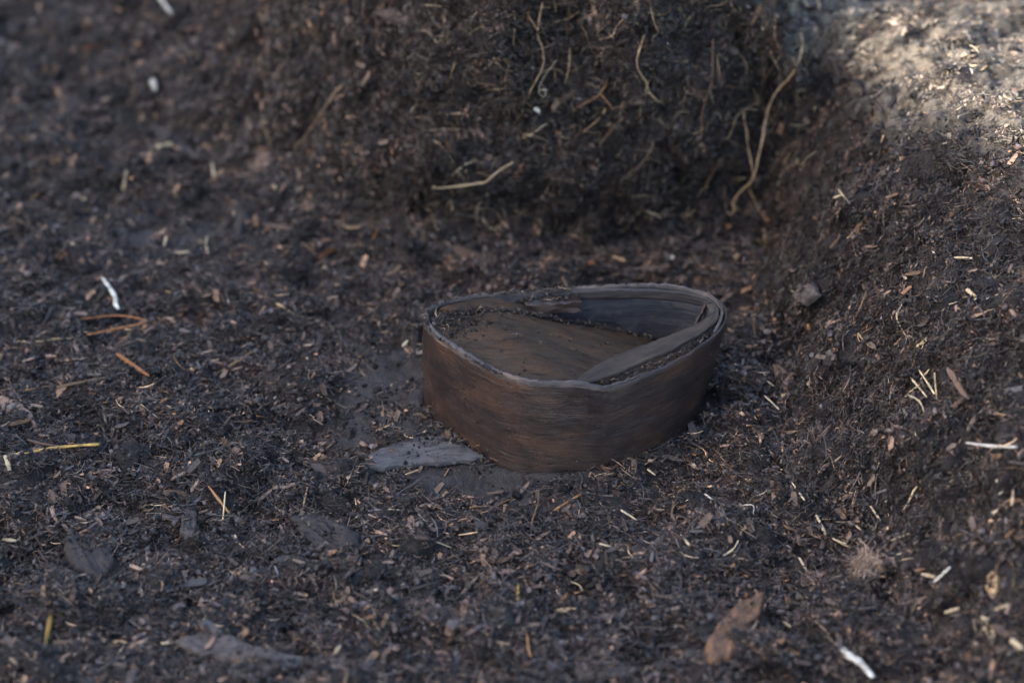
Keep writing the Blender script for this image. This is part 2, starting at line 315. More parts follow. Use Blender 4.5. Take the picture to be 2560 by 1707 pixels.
W_RIM_LIT=wood('rim_wood_lit',[(.28,(.022,.018,.017)),(.5,(.054,.045,.042)),(.7,(.17,.125,.092))],(.36,.55),.75,(26,300))  # lighter than the band: highlights along the rim put into the colour
def jit(l,f,seed,a): return a*pn(np.asarray(l)*f,np.asarray(l)*0+seed*3.7,seed)
def band(ls,zb,zt,off_in,off_out,lean=0,nz=18,closed=False,bulge=0,edge=.0006,seed=1,rim=None,taper=0):
    """a strip of thin wood following the plan: outer face up, over the top edge, inner face down"""
    p,n=plan_at(ls); m=len(ls); L=np.asarray(ls,float); rows=[]; uvs=[]
    zt=np.broadcast_to(zt,(m,))+jit(L,140,seed,edge)+jit(L,420,seed+2,edge*.5); zb=np.broadcast_to(zb,(m,))+jit(L,60,seed+5,.0004)
    off_in=np.broadcast_to(off_in,(m,)); off_out=np.broadcast_to(off_out,(m,))
    def row(off,z,v,t): 
        w_=.0006*pn(L*60,L*0+t*6,seed+11)+.0004*pn(L*25,L*0+t*3,seed+12)
        o=off+w_+bulge*np.sin(np.pi*t)+np.broadcast_to(lean,(m,))*t**2-np.broadcast_to(taper,(m,))*(1-t)
        rows.append(np.column_stack([p+n*o[:,None],z])); uvs.append(np.column_stack([L,np.full(m,1)*v]))
    for t in np.linspace(0,1,nz): row(off_out,zb+(zt-zb)*t,.08*t,t)
    th=off_out-off_in
    row(off_out-th*.25,zt+th*.22,.0815,1); row(off_in+th*.25,zt+th*.2,.084,1)
    for t in np.linspace(1,0,nz): row(off_in,zb+(zt-zb)*t,.085+.08*(1-t),t)
    V=np.array(rows); k=len(rows); V=V.reshape(-1,3); UV=np.array(uvs).reshape(-1,2)
    I=np.arange(k*m).reshape(k,m); Q=[]
    J=np.roll(I,-1,1) if closed else I[:,1:]; I2=I if closed else I[:,:-1]
    K=np.roll(I2,-1,0); KJ=np.roll(J,-1,0)
    Q=np.stack([I2,J,KJ,K],-1).reshape(-1,4)
    T=[]
    if not closed:
        for e,flip in ((0,False),(m-1,True)):
            c=len(V); V=np.vstack([V,I_mean(V,I[:,e])]); UV=np.vstack([UV,[[L[e],.04]]])
            for a in range(k):
                tri=(I[a,e],I[(a+1)%k,e],c); T.append(tri[::-1] if not flip else tri)
    me=mesh_np('band',V,T if T else None,Q,uv=UV,smooth=True)
    if rim is not None:
        me.materials.append(rim[0]); me.materials.append(rim[1]); mi=np.zeros(len(me.polygons),np.int32); r_=np.repeat(np.arange(k),I2.shape[1]); mi[len(T):][(r_>=nz-2)&(r_<=nz+2)]=1; me.polygons.foreach_set('material_index',mi)
    return me
def I_mean(V,i): return V[i].mean(0,keepdims=True)
box=obj('bentwood_box',None,None,label='crushed oval bentwood box lying in the dark peat pit',cat='box'); box.location=(.045,-.105,-.006)
def part(name,me,mat,parent=box,**kw):
    o=obj(name,me,mat,parent,**kw)
    if parent is box: o.matrix_parent_inverse=box_inv
    return o
bpy.context.view_layer.update(); box_inv=box.matrix_world.inverted()
lR0=l_of(.050,-.169); lR1=l_of(.1605,-.069); lRx=l_of(.150,-.1005); lBack0=l_of(.156,-.055); lBack1=l_of(-.055,-.061)
ls=np.linspace(0,PER,520,endpoint=False)
ztm=.0765+jit(ls,9,21,.0012)
ztm=ztm-.0085*sstep(lR0-.006,lR0+.022,ls)*(1-sstep(lRx-.01,lRx+.02,ls))
ztm=ztm+.0015*np.exp(-((ls-l_of(.12,-.038))/.03)**2)
thk=.0024+.0022*np.exp(-((ls-l_of(-.05,-.12))/.06)**2)
tap=lambda l:.017*np.exp(-((l-l_of(.158,-.08))/.045)**2)
part('side_band',band(ls,-.016,ztm,-thk,0,lean=-.0028*np.exp(-((ls-l_of(-.03,-.143))/.05)**2),closed=True,bulge=.0012,edge=.0011,seed=1,nz=24,rim=(W_OUT,W_RIM_LIT),taper=tap(ls)),W_OUT)
# an outer wrap that overlaps the band on the right front, its upper edge a little lower
lw=np.linspace(lR0-.002,l_of(.158,-.06),190)
zw=np.interp(lw,[lR0-.002,lR0+.012,lR0+.045,lRx,lw[-1]],[.060,.0635,.069,.0725,.0745])+jit(lw,60,31,.0008)
wo=sstep(lw[0]+.004,lw[0]+.05,lw)
part('outer_wrap',band(lw,-.014,zw,-.0030+.0033*wo,-.0012+.0036*wo,edge=.0007,seed=31,nz=20,bulge=.0012,taper=tap(lw)),W_WRAP_SHADE)
# a lining hoop inside the back wall, ending loose at the right tip
lb=np.linspace(lBack0-.030,lBack1,240)
gap=-.0034-.0075*np.exp(-((lb-lb[0])/.012)**2)
zl=np.interp(lb,[lb[0],lb[0]+.02,lb[0]+.05,lb[0]+.12,lb[-1]],[.0748,.0748,.0742,.0738,.0735])+jit(lb,40,41,.0007)
part('lining_hoop',band(lb,-.006,zl,gap-.0018,gap,edge=.0006,seed=41,taper=tap(lb)+.001),W_IN)
lc=np.linspace(lBack0-.004,l_of(.045,-.0385),120)
part('lining_strip',band(lc,.0672+jit(lc,30,44,.0006),.0752,-.0064,-.0036,edge=.0004,seed=45,nz=6),W_IN2)
# the flattened inner hoop that lies like a flange along the right front
def ribbon(P0,P1,th,nw=10,seed=0,uvs=(1,1),rough_edge=.0008):
    """a strip between two edge curves, with thickness; P0 outer edge, P1 inner edge"""
    m=len(P0); t=np.linspace(0,1,nw); L=np.concatenate([[0],np.cumsum(np.linalg.norm(np.diff(P0,axis=0),axis=1))])
    w_=np.linalg.norm(P1-P0,axis=1)
    top=P0[:,None]*(1-t)[None,:,None]+P1[:,None]*t[None,:,None]
    dirn=(P1-P0)/np.maximum(w_,1e-6)[:,None]
    top[:,0]-=dirn*jit(L,160,seed,rough_edge)[:,None]; top[:,-1]+=dirn*jit(L,160,seed+3,rough_edge)[:,None]
    top[...,2]+=.0005*pn(L[:,None]*50+0*t,w_[:,None]*t[None]*90,seed+6)
    nrm=grid_normals(top); nrm*=np.sign(nrm[...,2].mean())
    bot=top-nrm*th
    V=np.concatenate([top.reshape(-1,3),bot.reshape(-1,3)]); uv=np.stack([np.broadcast_to(L[:,None],(m,nw)),w_[:,None]*t[None]],-1).reshape(-1,2); uv=np.concatenate([uv,uv+[0,.1]])
    I=np.arange(m*nw).reshape(m,nw); o=m*nw; Q=[np.stack([I[:-1,:-1],I[1:,:-1],I[1:,1:],I[:-1,1:]],-1).reshape(-1,4)]
    Q.append(Q[0][:,::-1]+o)
    for a in (I[:,0],I[::-1,-1],I[0,::-1],I[-1,:]): Q.append(np.stack([a[:-1],a[:-1]+o,a[1:]+o,a[1:]],-1))
    return mesh_np('ribbon',V,Q=np.concatenate(Q)[:,::-1],uv=uv,smooth=True)
lf=np.linspace(lR0-.004,l_of(.1555,-.054)-.004,150); p,n=plan_at(lf); tt=np.linspace(0,1,150)
go=np.interp(tt,[0,.10,.35,.6,.85,1],[.0022,.0030,.0062,.0055,.0040,.0040]); wd=np.interp(tt,[0,.06,.16,.3,.5,.68,.82,1],[.004,.014,.0225,.0235,.021,.015,.010,.0055])
ze=np.interp(tt,[0,.12,.3,.6,1],[.0755,.0745,.0755,.0765,.076])
# the long edges run straighter than the wall
P0=np.column_stack([p-n*go[:,None],ze]); P1=np.column_stack([p-n*(go+wd)[:,None],ze-.0022-.1*np.clip(wd-.004,0,None)])
part('folded_flange',ribbon(P0,P1,.0024,12,51),W_FL)
# board sunk into the box, high on the left, low on the right
def plane_z(x,y):
    p=.0600-.318*x-.1437*y; q=.0728+0*p; k=.006; h=np.clip(.5+.5*(q-p)/k,0,1); return q*(1-h)+p*h-k*h*(1-h)
def plate(poly,zf,th,step=.0022,seed=0,ang=.0,amp=.0009):
    """a board of given outline: gridded top following zf, straight sides"""
    poly=np.asarray(poly,float); n=len(poly); c=poly.mean(0); rings=[]; 
    R_=18
    for k in range(R_+1): rings.append(c+(poly-c)*(k/R_))
    P=np.array(rings[1:]); x=P[...,0]; y=P[...,1]
    z=zf(x,y)+amp*pn(x*45,y*45,seed)+amp*.6*pn(x*25,y*160,seed+1)
    top=np.stack([x,y,z],-1); V=[np.array([[c[0],c[1],zf(c[0],c[1])]]),top.reshape(-1,3)]
    edge=top[-1].copy(); edge[:,2]-=th; V.append(edge); V=np.concatenate(V)
    I=1+np.arange(R_*n).reshape(R_,n); J=np.roll(I,-1,1); Q=np.stack([I[:-1],I[1:],J[1:],J[:-1]],-1).reshape(-1,4)
    E=1+R_*n+np.arange(n); Q=np.concatenate([Q,np.stack([I[-1],E,np.roll(E,-1),J[-1]],-1)])
    T=np.stack([np.zeros(n,int),I[0],J[0]],-1)
    cb=len(V); V=np.vstack([V,[[c[0],c[1],zf(c[0],c[1])-th]]]); T=np.concatenate([T,np.stack([np.full(n,cb),np.roll(E,-1),E],-1)])
    ca,sa=math.cos(ang),math.sin(ang); uv=np.column_stack([V[:,0]*ca+V[:,1]*sa,-V[:,0]*sa+V[:,1]*ca])
    return mesh_np('plate',V,T,Q,uv=uv,smooth=False)
def densify(P,n,wob=.0004,seed=0):
    P=np.asarray(P,float); Q=np.vstack([P,P[:1]]); L=np.concatenate([[0],np.cumsum(np.linalg.norm(np.diff(Q,axis=0),axis=1))]); t=np.linspace(0,L[-1],n,endpoint=False)
    X=np.column_stack([np.interp(t,L,Q[:,0]),np.interp(t,L,Q[:,1])]); X[:,0]+=wob*pn(t*200,t*0,seed); X[:,1]+=wob*pn(t*200,t*0+5,seed+1); return X
la=np.linspace(l_of(-.0655,-.088),l_of(.10,-.146),70); p,n=plan_at(la); front=p-n*.0062
lz=np.linspace(l_of(.10,-.146),l_of(.150,-.049),36); p,n=plan_at(lz); right=p-n*.0085
BACK=[(.118,-.0452),(.085,-.0470),(.055,-.0535),(.030,-.0590),(.0,-.0655),(-.030,-.0715),(-.052,-.0765)]
part('sunken_board',plate(densify(np.vstack([front,right,BACK]),200,.0005,61),lambda x,y:plane_z(x,y),.006,seed=61,ang=-.18),W_BRD)
FR=[(-.0555,-.0700),(-.050,-.0640),(-.036,-.0575),(-.015,-.0535),(.004,-.0525),(.018,-.0545),(.030,-.0560),(.036,-.0570),(.022,-.0592),(.0,-.0630),(-.025,-.0680),(-.045,-.0715)]
part('board_fragment',plate(densify(FR,110,.0004,71),lambda x,y:np.minimum(.0752,.0705-.27*x-2.5*np.clip(x,0,None)**2+.10*(y+.06)),.004,seed=71,ang=-.2),W_BRD)
# a broken length of lath wedged against the back wall
def lath(a,b,h,th,seed=0):
    a=np.array(a,float);b=np.array(b,float);m=26;t=np.linspace(0,1,m);c=a+(b-a)*t[:,None];d=(b-a)/np.linalg.norm(b-a);s_=np.cross(d,[0,0,1]);s_/=np.linalg.norm(s_)
    sec=[(-.5,-.5),(-.5,.5),(-.2,.56),(.25,.5),(.5,.42),(.5,-.1),(.5,-.46),(.1,-.5)]; rows=[]
    for k in range(m):
        r=[]
        for q,(u,v) in enumerate(sec): r.append(c[k]+s_*(u*th+.0005*math.sin(9*t[k]+q*2))+np.array([0,0,1])*(v*h+.0006*math.sin(23*t[k]+q*1.7))+d*(.0012*math.sin(q*2.3) if k in (0,m-1) else 0))
        rows.append(r)
    V=np.array(rows).reshape(-1,3); k8=len(sec); I=np.arange(m*k8).reshape(m,k8); J=np.roll(I,-1,1)
    Q=np.stack([I[:-1],I[1:],J[1:],J[:-1]],-1).reshape(-1,4); T=[]
    for e,f in ((0,1),(m-1,0)):
        for q in range(1,k8-1): T.append((I[e,0],I[e,q],I[e,q+1]) if not f else (I[e,0],I[e,q+1],I[e,q]))
    L=np.repeat(t*np.linalg.norm(b-a),k8); uv=np.column_stack([L,np.tile(np.arange(k8)*.004,m)])
    return mesh_np('lath',V,T,Q,uv=uv)
part('lath_fragment',lath((.010,-.0535,.0660),(.0525,-.0475,.0655),.0095,.0065),W_OUT,label='short broken lath wedged under the back rim')
part('loose_splint',lath((.1505,-.052,.0735),(.1370,-.066,.0475),.0045,.0016),W_OUT)
# ------------------------------------------------------------------ loose matter
def frame(n,ang):
    """tangent frame: n normals (k,3), ang rotation about them -> a,b,n"""
    ref=np.where(np.abs(n[:,2:3])>.8,np.array([[1.,0,0]]),np.array([[0,0,1.]])); a=np.cross(n,ref); a/=np.linalg.norm(a,axis=1,keepdims=True); b=np.cross(n,a)
    c,s_=np.cos(ang)[:,None],np.sin(ang)[:,None]; return a*c+b*s_,-a*s_+b*c
VISp=project(G); vis=(VISp[0]>-180)&(VISp[0]<2740)&(VISp[1]>-230)&(VISp[1]<1850)&(VISp[2]>.2)
toc=CAM-G; facing=(NB*toc).sum(-1)>-.02*np.linalg.norm(toc,axis=-1)
okm=vis&facing&(BD>.0012)&(np.abs(UU)<.75)&(SS>-.49)&(SS<1.15)
area=np.linalg.norm(np.cross(np.gradient(G,axis=1),np.gradient(G,axis=0)),axis=-1)
def picker(weight):
    w_=(area*okm*weight).ravel(); c=np.cumsum(w_); c/=c[-1]
    def f(n):
        q=np.searchsorted(c,rng.random(n)); j,i=np.divmod(q,ni); x=U[i]+rng.uniform(-.5,.5,n)*DU; s=S[j]+rng.uniform(-.5,.5,n)*DS
        return surf(x,s,G),surf(x,s,NB),x,s
    return f
face0=sstep(.62,.35,NB[...,2])*sstep(-.2,-.05,UU)*(1-sstep(.24,.3,UU))
bank0=sstep(.2,.25,UU)*sstep(-.42,-.3,SS)*(1-sstep(.3,.4,SS))
loose=picker((1-.75*smooth)*(1-.8*dry)*(1-.9*face0)*(1-.55*bank0)); anyw=picker((1-.8*dry)*(1-.7*face0))  # fewer light pieces on face and bank, keeping both as dark as shade
def ico():
    t=(1+5**.5)/2; v=np.array([(-1,t,0),(1,t,0),(-1,-t,0),(1,-t,0),(0,-1,t),(0,1,t),(0,-1,-t),(0,1,-t),(t,0,-1),(t,0,1),(-t,0,-1),(-t,0,1)],float); v/=np.linalg.norm(v[0])
    f=np.array([(0,11,5),(0,5,1),(0,1,7),(0,7,10),(0,10,11),(1,5,9),(5,11,4),(11,10,2),(10,7,6),(7,1,8),(3,9,4),(3,4,2),(3,2,6),(3,6,8),(3,8,9),(4,9,5),(2,4,11),(6,2,10),(8,6,7),(9,8,1)]); return v,f
def ico_sub(v,f):
    v=list(map(tuple,v)); c={}; nf=[]
    def mid(a,b):
        k=(min(a,b),max(a,b))
        if k not in c:
            p=(np.array(v[a])+np.array(v[b])); p/=np.linalg.norm(p); v.append(tuple(p)); c[k]=len(v)-1
        return c[k]
    for a,b,d in f:
        x,y,z=mid(a,b),mid(b,d),mid(d,a); nf+=[(a,x,z),(b,y,x),(d,z,y),(x,y,z)]
    return np.array(v),np.array(nf)
IV,IF=ico()
def join_template(tv,tf,P,A,Bv,Nv,sx,sy,sz):
    """instances of one template (verts tv, tris tf) placed by frames -> big arrays"""
    k=len(P); V=P[:,None]+A[:,None]*(tv[None,:,0:1]*sx[:,None,None])+Bv[:,None]*(tv[None,:,1:2]*sy[:,None,None])+Nv[:,None]*(tv[None,:,2:3]*sz[:,None,None])
    F=tf[None]+(np.arange(k)*len(tv))[:,None,None]; return V.reshape(-1,3),F.reshape(-1,3)
def tilt(n,a):
    q=n+rng.normal(0,a,n.shape); return q/np.linalg.norm(q,axis=1,keepdims=True)
def pal(cols,p,n,var=.25):
    c=np.array(cols)[rng.choice(len(cols),n,p=np.array(p)/sum(p))]; return c*np.exp(rng.normal(0,var,(n,1)))
def collect(name,parts,mat,label,cat,smooth=False):
    V=[];F=[];C=[];o=0
    for v,f,c in parts: V.append(v);F.append(f+o);C.append(c);o+=len(v)
    me=mesh_np(name,np.concatenate(V),np.concatenate(F),col_=np.concatenate(C),smooth=smooth)
    return obj(name,me,mat,label=label,cat=cat,kind='stuff')
PEAT=[SOIL_D,SOIL_M,SOIL_L,(.075,.06,.056)]
# crumbs of peat
def crumbs(total,rmin,pw,rmax,src):
    parts=[]
    for t in range(8):
        n=total//8; tv=IV*(1+rng.normal(0,.22,(12,1))); P,Nn,x,s=src(n); A,Bv=frame(tilt(Nn,.5),rng.uniform(0,6.3,n)); Nv=np.cross(A,Bv)
        r=np.minimum(rmin*rng.random(n)**(-1/pw),rmax); V,F=join_template(tv,IF,P+Nn*(r*rng.uniform(.1,.6,n))[:,None],A,Bv,Nv,r*rng.uniform(.8,1.5,n),r*rng.uniform(.7,1.1,n),r*rng.uniform(.5,.9,n))
        parts.append((V,F,np.repeat(pal(PEAT,[3,4,2.5,.7],n),12,0)))
    return parts
collect('peat_crumbs',crumbs(16000,.0008,2.4,.0042,loose),M['debris'],'dark crumbled peat scattered over the pit floor and banks','peat')
# fine fibres
def fibres(n,lmin,lmax,wmin,wmax,src,cols,pr,stand=.25,curl=.5,seg=4):
    P,Nn,x,s=src(n); A,Bv=frame(tilt(Nn,stand),rng.uniform(0,6.3,n)); L=rng.uniform(lmin,lmax,n)*rng.uniform(.5,1,n); W=rng.uniform(wmin,wmax,n)
    t=np.linspace(-.5,.5,seg+1); cu=rng.normal(0,curl,n); cw=rng.normal(0,curl*.6,n); Nv=np.cross(A,Bv)
    C=P[:,None]+A[:,None]*(t[None]*L[:,None])[...,None]+Bv[:,None]*((cu[:,None]*(t[None]**2*2-.15)+cw[:,None]*(t[None]**3*4))*L[:,None])[...,None]+Nv[:,None]*((.35*rng.normal(0,.5,n)[:,None]*(t[None]**2*2)+.02)*L[:,None])[...,None]+Nn[:,None]*(W*.8)[:,None,None]
    wt=(1-.6*np.abs(t*2)**2)[None]*W[:,None]; k=3; an=np.arange(k)/k*2*np.pi
    V=C[:,:,None]+Bv[:,None,None]*(np.cos(an)[None,None]*wt[...,None]*.5)[...,None]+Nv[:,None,None]*(np.sin(an)[None,None]*wt[...,None]*.5)[...,None]
    I=np.arange((seg+1)*k).reshape(seg+1,k); J=np.roll(I,-1,1); f=np.concatenate([np.stack([I[:-1],I[1:],J[1:]],-1).reshape(-1,3),np.stack([I[:-1],J[1:],J[:-1]],-1).reshape(-1,3)])
    F=f[None]+(np.arange(n)*(seg+1)*k)[:,None,None]
    return V.reshape(-1,3),F.reshape(-1,3),np.repeat(pal(cols,pr,n,.3),(seg+1)*k,0)
BR=[(.022,.0165,.0145),(.042,.030,.025),(.08,.052,.038),(.06,.055,.057),(.17,.11,.066),(.32,.23,.145)]
collect('peat_fibres',[fibres(9000,.006,.024,.0003,.0009,loose,BR,[5,5,2.5,2,.6,.15],.2,.22),fibres(5000,.004,.012,.0003,.0006,anyw,BR,[5,5,2.5,2,.5,.1],.4,.4,3)],M['fibre'],'fine dark plant fibres matted into the peat','fibres')
# small flakes and chips of wood
def chip_template(el,seed,pts=8):
    g=np.random.default_rng(seed); a=np.linspace(0,2*np.pi,pts,endpoint=False)+g.uniform(-.25,.25,pts); r=g.uniform(.72,1.1,pts)
    x=np.sign(np.cos(a))*np.abs(np.cos(a))**.7*r; y=np.sign(np.sin(a))*np.abs(np.sin(a))**.8*r/el; bend=g.normal(0,.09); tw=g.normal(0,.25)
    z=bend*x*x; top=np.column_stack([x,y,z+tw*x*y+.06+g.normal(0,.02,pts)]); bot=np.column_stack([x*.96,y*.95,z+tw*x*y-.06]); V=np.vstack([top,bot])
    T=[(0,k,k+1) for k in range(1,pts-1)]+[(pts,pts+k+1,pts+k) for k in range(1,pts-1)]
    for k in range(pts): q=(k+1)%pts; T+=[(k,pts+k,pts+q),(k,pts+q,q)]
    return V,np.array(T)
CH=[(.032,.024,.021),(.06,.044,.037),(.078,.07,.071),(.12,.079,.055),(.14,.082,.047),(.21,.15,.10)]
parts=[]
for t in range(10):
    n=620; tv,tf=chip_template(rng.uniform(2.4,8),200+t); P,Nn,x,s=loose(n); A,Bv=frame(tilt(Nn,.32),rng.uniform(0,6.3,n)); Nv=np.cross(A,Bv)
    r=np.minimum(.0026*rng.random(n)**(-1/2.4),.0095); V,F=join_template(tv,tf,P+Nn*(r*.15+.0006)[:,None],A,Bv,Nv,r,r,r*rng.uniform(.5,1.1,n)); parts.append((V,F,np.repeat(pal(CH,[4,4,2.2,1.6,.8,.6],n),len(tv),0)))
collect('wood_flakes',parts,M['debris'],'small dark flakes of decayed wood strewn through the peat','wood flakes')
def tube_mesh(C,rad,k=7,wob=.12,seed=0,side=None,flat=1.0):
    n=len(C); t=np.gradient(C,axis=0); t/=np.linalg.norm(t,axis=1,keepdims=True)+1e-12
    up=np.array([0,0,1.]) if side is None else side; b=np.cross(t,up); b/=np.linalg.norm(b,axis=1,keepdims=True)+1e-9; a=np.cross(b,t)
    an=np.arange(k)/k*2*np.pi; g=np.random.default_rng(seed); rn=1+g.normal(0,wob,(n,k))*.6+g.normal(0,wob,(n,1))
    V=C[:,None]+b[:,None]*(np.cos(an)[None]*rad[:,None]*rn)[...,None]+a[:,None]*(np.sin(an)[None]*rad[:,None]*rn*flat)[...,None]
    I=np.arange(n*k).reshape(n,k); J=np.roll(I,-1,1); Q=np.stack([I[:-1],J[:-1],J[1:],I[1:]],-1).reshape(-1,4); V=V.reshape(-1,3)
    T=[]; V=np.vstack([V,C[:1],C[-1:]])
    for q in range(k): T+=[(n*k,I[0,(q+1)%k],I[0,q]),(n*k+1,I[-1,q],I[-1,(q+1)%k])]
    return V,np.array(T),Q
# matted clumps: a handful of little tangles of fibres, flakes and crumbs, set thousands of times
BR0,CH0,PEAT0=BR,CH,PEAT
def clump(seed,BR=None,CH=None,PEAT=None):
    BR=BR or BR0; CH=CH or CH0; PEAT=PEAT or PEAT0
    g=np.random.default_rng(seed); V=[];F=[];C=[];o=0
    def add(v,f,c):
        nonlocal o
        V.append(v);F.append(f+o);C.append(np.tile(c,(len(v),1)));o+=len(v)
    def place_(n): 
        a=g.uniform(0,6.3,n); r=.010*np.sqrt(g.random(n)); return np.column_stack([r*np.cos(a),r*np.sin(a),g.normal(.0006,.0010,n)])
    def pc(cols,p): return np.array(cols)[g.choice(len(cols),p=np.array(p)/sum(p))]*math.exp(g.normal(0,.3))
    for q in place_(18):
        L=g.uniform(.004,.014); a=g.uniform(0,6.3); t=np.linspace(-.5,.5,5); cu=g.normal(0,.2); P=q+np.column_stack([L*t*math.cos(a)-L*cu*t*t*math.sin(a),L*t*math.sin(a)+L*cu*t*t*math.cos(a),L*(g.normal(0,.22)*t+g.normal(0,.2)*t*t)])
        v,tt_,qq=tube_mesh(P,np.full(5,g.uniform(.00013,.00036))*(1-.8*np.abs(t)),3,.1,seed); f=np.concatenate([qq[:,[0,1,2]],qq[:,[0,2,3]],tt_]); add(v,f,pc(BR,[5,5,2.6,2.2,.45,.12]))
    for q in place_(12):
        tv,tf=chip_template(g.uniform(1.8,6.5),int(g.integers(1e6)),6); s_=min(.0012*g.random()**(-.5),.0055); n_=np.array([g.normal(0,.45),g.normal(0,.45),1.]);n_/=np.linalg.norm(n_); A,Bv=frame(n_[None],np.array([g.uniform(0,6.3)])); add(q+s_*(tv[:,:1]*A+tv[:,1:2]*Bv+tv[:,2:]*n_),tf,pc(CH,[5,4.2,2,2.2,1.0,.6]))
    for q in place_(12):
        r=min(.0005*g.random()**(-.5),.0022); add(q+IV*(1+g.normal(0,.24,(12,1)))*r*g.uniform(.6,1.3,3),IF,pc(PEAT,[3,4,2.5,1]))
    return mesh_np('clump',np.concatenate(V),np.concatenate(F),col_=np.concatenate(C))
def instanced(name,meshes,mat,P,Nn,scale,label,cat):
    """one object: points carrying turn, size and pick, with the small meshes set on them"""
    n=len(P); nv=tilt(Nn,.12); A,Bv=frame(nv,rng.uniform(0,6.3,n)); Nv=np.cross(A,Bv)
    eul=np.column_stack([np.arctan2(Bv[:,2],Nv[:,2]),-np.arcsin(np.clip(A[:,2],-1,1)),np.arctan2(A[:,1],A[:,0])])
    me=bpy.data.meshes.new(name); me.vertices.add(n); me.vertices.foreach_set('co',P.astype(np.float32).ravel())
    for an,ty,d in (('turn','FLOAT_VECTOR',eul),('size','FLOAT',scale),('pick','INT',rng.integers(0,len(meshes),n))):
        a=me.attributes.new(an,ty,'POINT'); a.data.foreach_set('vector' if ty=='FLOAT_VECTOR' else 'value',np.asarray(d,np.int32 if ty=='INT' else np.float32).ravel())
    o=obj(name,me,mat,label=label,cat=cat,kind='stuff')
    ng=bpy.data.node_groups.new(name,'GeometryNodeTree'); ng.interface.new_socket('Geometry',in_out='INPUT',socket_type='NodeSocketGeometry'); ng.interface.new_socket('Geometry',in_out='OUTPUT',socket_type='NodeSocketGeometry')
    gi=ng.nodes.new('NodeGroupInput'); go_=ng.nodes.new('NodeGroupOutput'); ip=ng.nodes.new('GeometryNodeInstanceOnPoints'); jn=ng.nodes.new('GeometryNodeJoinGeometry'); m2p=ng.nodes.new('GeometryNodeMeshToPoints')
    for me2 in meshes:
        me2.materials.append(mat); t=bpy.data.objects.new('clump',me2); oi=ng.nodes.new('GeometryNodeObjectInfo'); oi.inputs['Object'].default_value=t; oi.inputs['As Instance'].default_value=True; ng.links.new(oi.outputs['Geometry'],jn.inputs[0])
    def na(nm,ty): x=ng.nodes.new('GeometryNodeInputNamedAttribute'); x.data_type=ty; x.inputs['Name'].default_value=nm; return [q for q in x.outputs if q.enabled][0]
    er=ng.nodes.new('FunctionNodeEulerToRotation'); L=ng.links.new
    L(gi.outputs[0],ip.inputs['Points']); L(jn.outputs[0],ip.inputs['Instance']); ip.inputs['Pick Instance'].default_value=True
    L(na('pick','INT'),ip.inputs['Instance Index']); L(na('turn','FLOAT_VECTOR'),er.inputs[0]); L(er.outputs[0],ip.inputs['Rotation']); L(na('size','FLOAT'),ip.inputs['Scale']); L(ip.outputs[0],go_.inputs[0])
    md=o.modifiers.new('clumps','NODES'); md.node_group=ng; return o
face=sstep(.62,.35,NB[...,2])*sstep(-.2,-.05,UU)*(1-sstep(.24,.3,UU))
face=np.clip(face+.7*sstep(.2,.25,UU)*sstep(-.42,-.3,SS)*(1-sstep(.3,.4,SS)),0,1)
cl_src=picker((1-.75*smooth)*(1-.85*dry)*(1-.9*face)); nC=14000; P,Nn,_,_=cl_src(nC)
instanced('matted_peat',[clump(900+k) for k in range(14)],M['clump'],P+Nn*.0004,Nn,rng.uniform(.55,1.35,nC),'matted tangle of peat fibres and flakes covering the pit','peat')
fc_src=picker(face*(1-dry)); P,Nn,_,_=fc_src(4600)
SHADE_DK=[(.010,.0075,.0066),(.017,.0125,.0108),(.03,.022,.018),(.05,.034,.026),(.085,.055,.036),(.03,.027,.027)]  # near-black tones put the shade of face and right bank into the peat
instanced('face_peat_shade',[clump(1200+k,SHADE_DK,SHADE_DK[:3]+[SHADE_DK[1],SHADE_DK[2],SHADE_DK[3]],SHADE_DK[:4]) for k in range(8)],M['clump'],P+Nn*.0003,Nn,rng.uniform(.5,1.25,4600),'crumbly peat with the shade of the cut face and right bank in its colour','peat')
dr_src=picker(dry*np.clip(.55+1.3*pn(UU*26,SS*26,51),.04,1)); P,Nn,_,_=dr_src(1500)
TAN=[(.07,.058,.046),(.12,.10,.078),(.18,.15,.112),(.23,.195,.15),(.045,.038,.033),(.28,.24,.185)]
instanced('dry_soil_crumbs',[clump(960+k,TAN,TAN,TAN[:4]) for k in range(8)],M['clump'],P+Nn*.0003,Nn,rng.uniform(.5,1.1,1500),'dry tan soil crumbs on the sunlit crest of the right bank','soil')
# pale bits: more of them on the right bank and the near floor
pw_=.35+1.9*sstep(.2,.36,UU)+.5*sstep(-.12,-.3,SS)+.3*sstep(.12,.3,SS)*sstep(-.1,-.25,UU); pale=picker(pw_*(1-.4*smooth))
parts=[]
for t in range(6):
    n=230; tv,tf=chip_template(rng.uniform(2.0,6),300+t); P,Nn,x,s=pale(n); A,Bv=frame(tilt(Nn,.4),rng.uniform(0,6.3,n)); Nv=np.cross(A,Bv)
    r=np.minimum(.0011*rng.random(n)**(-1/2.6),.0045); V,F=join_template(tv,tf,P+Nn*(r*.2+.0006)[:,None],A,Bv,Nv,r,r,r*.9); parts.append((V,F,np.repeat(pal([(.55,.45,.3),(.40,.29,.17),(.32,.2,.11),(.6,.55,.47)],[2,3,3,.7],n,.2),len(tv),0)))
parts.append(fibres(900,.006,.02,.0004,.0009,pale,[(.5,.4,.26),(.32,.22,.13),(.22,.14,.085)],[1,2,2.5],.35,.3))
collect('straw_crumbs',parts,M['fibre'],'tiny pale straw and root crumbs strewn over the peat','straw crumbs')
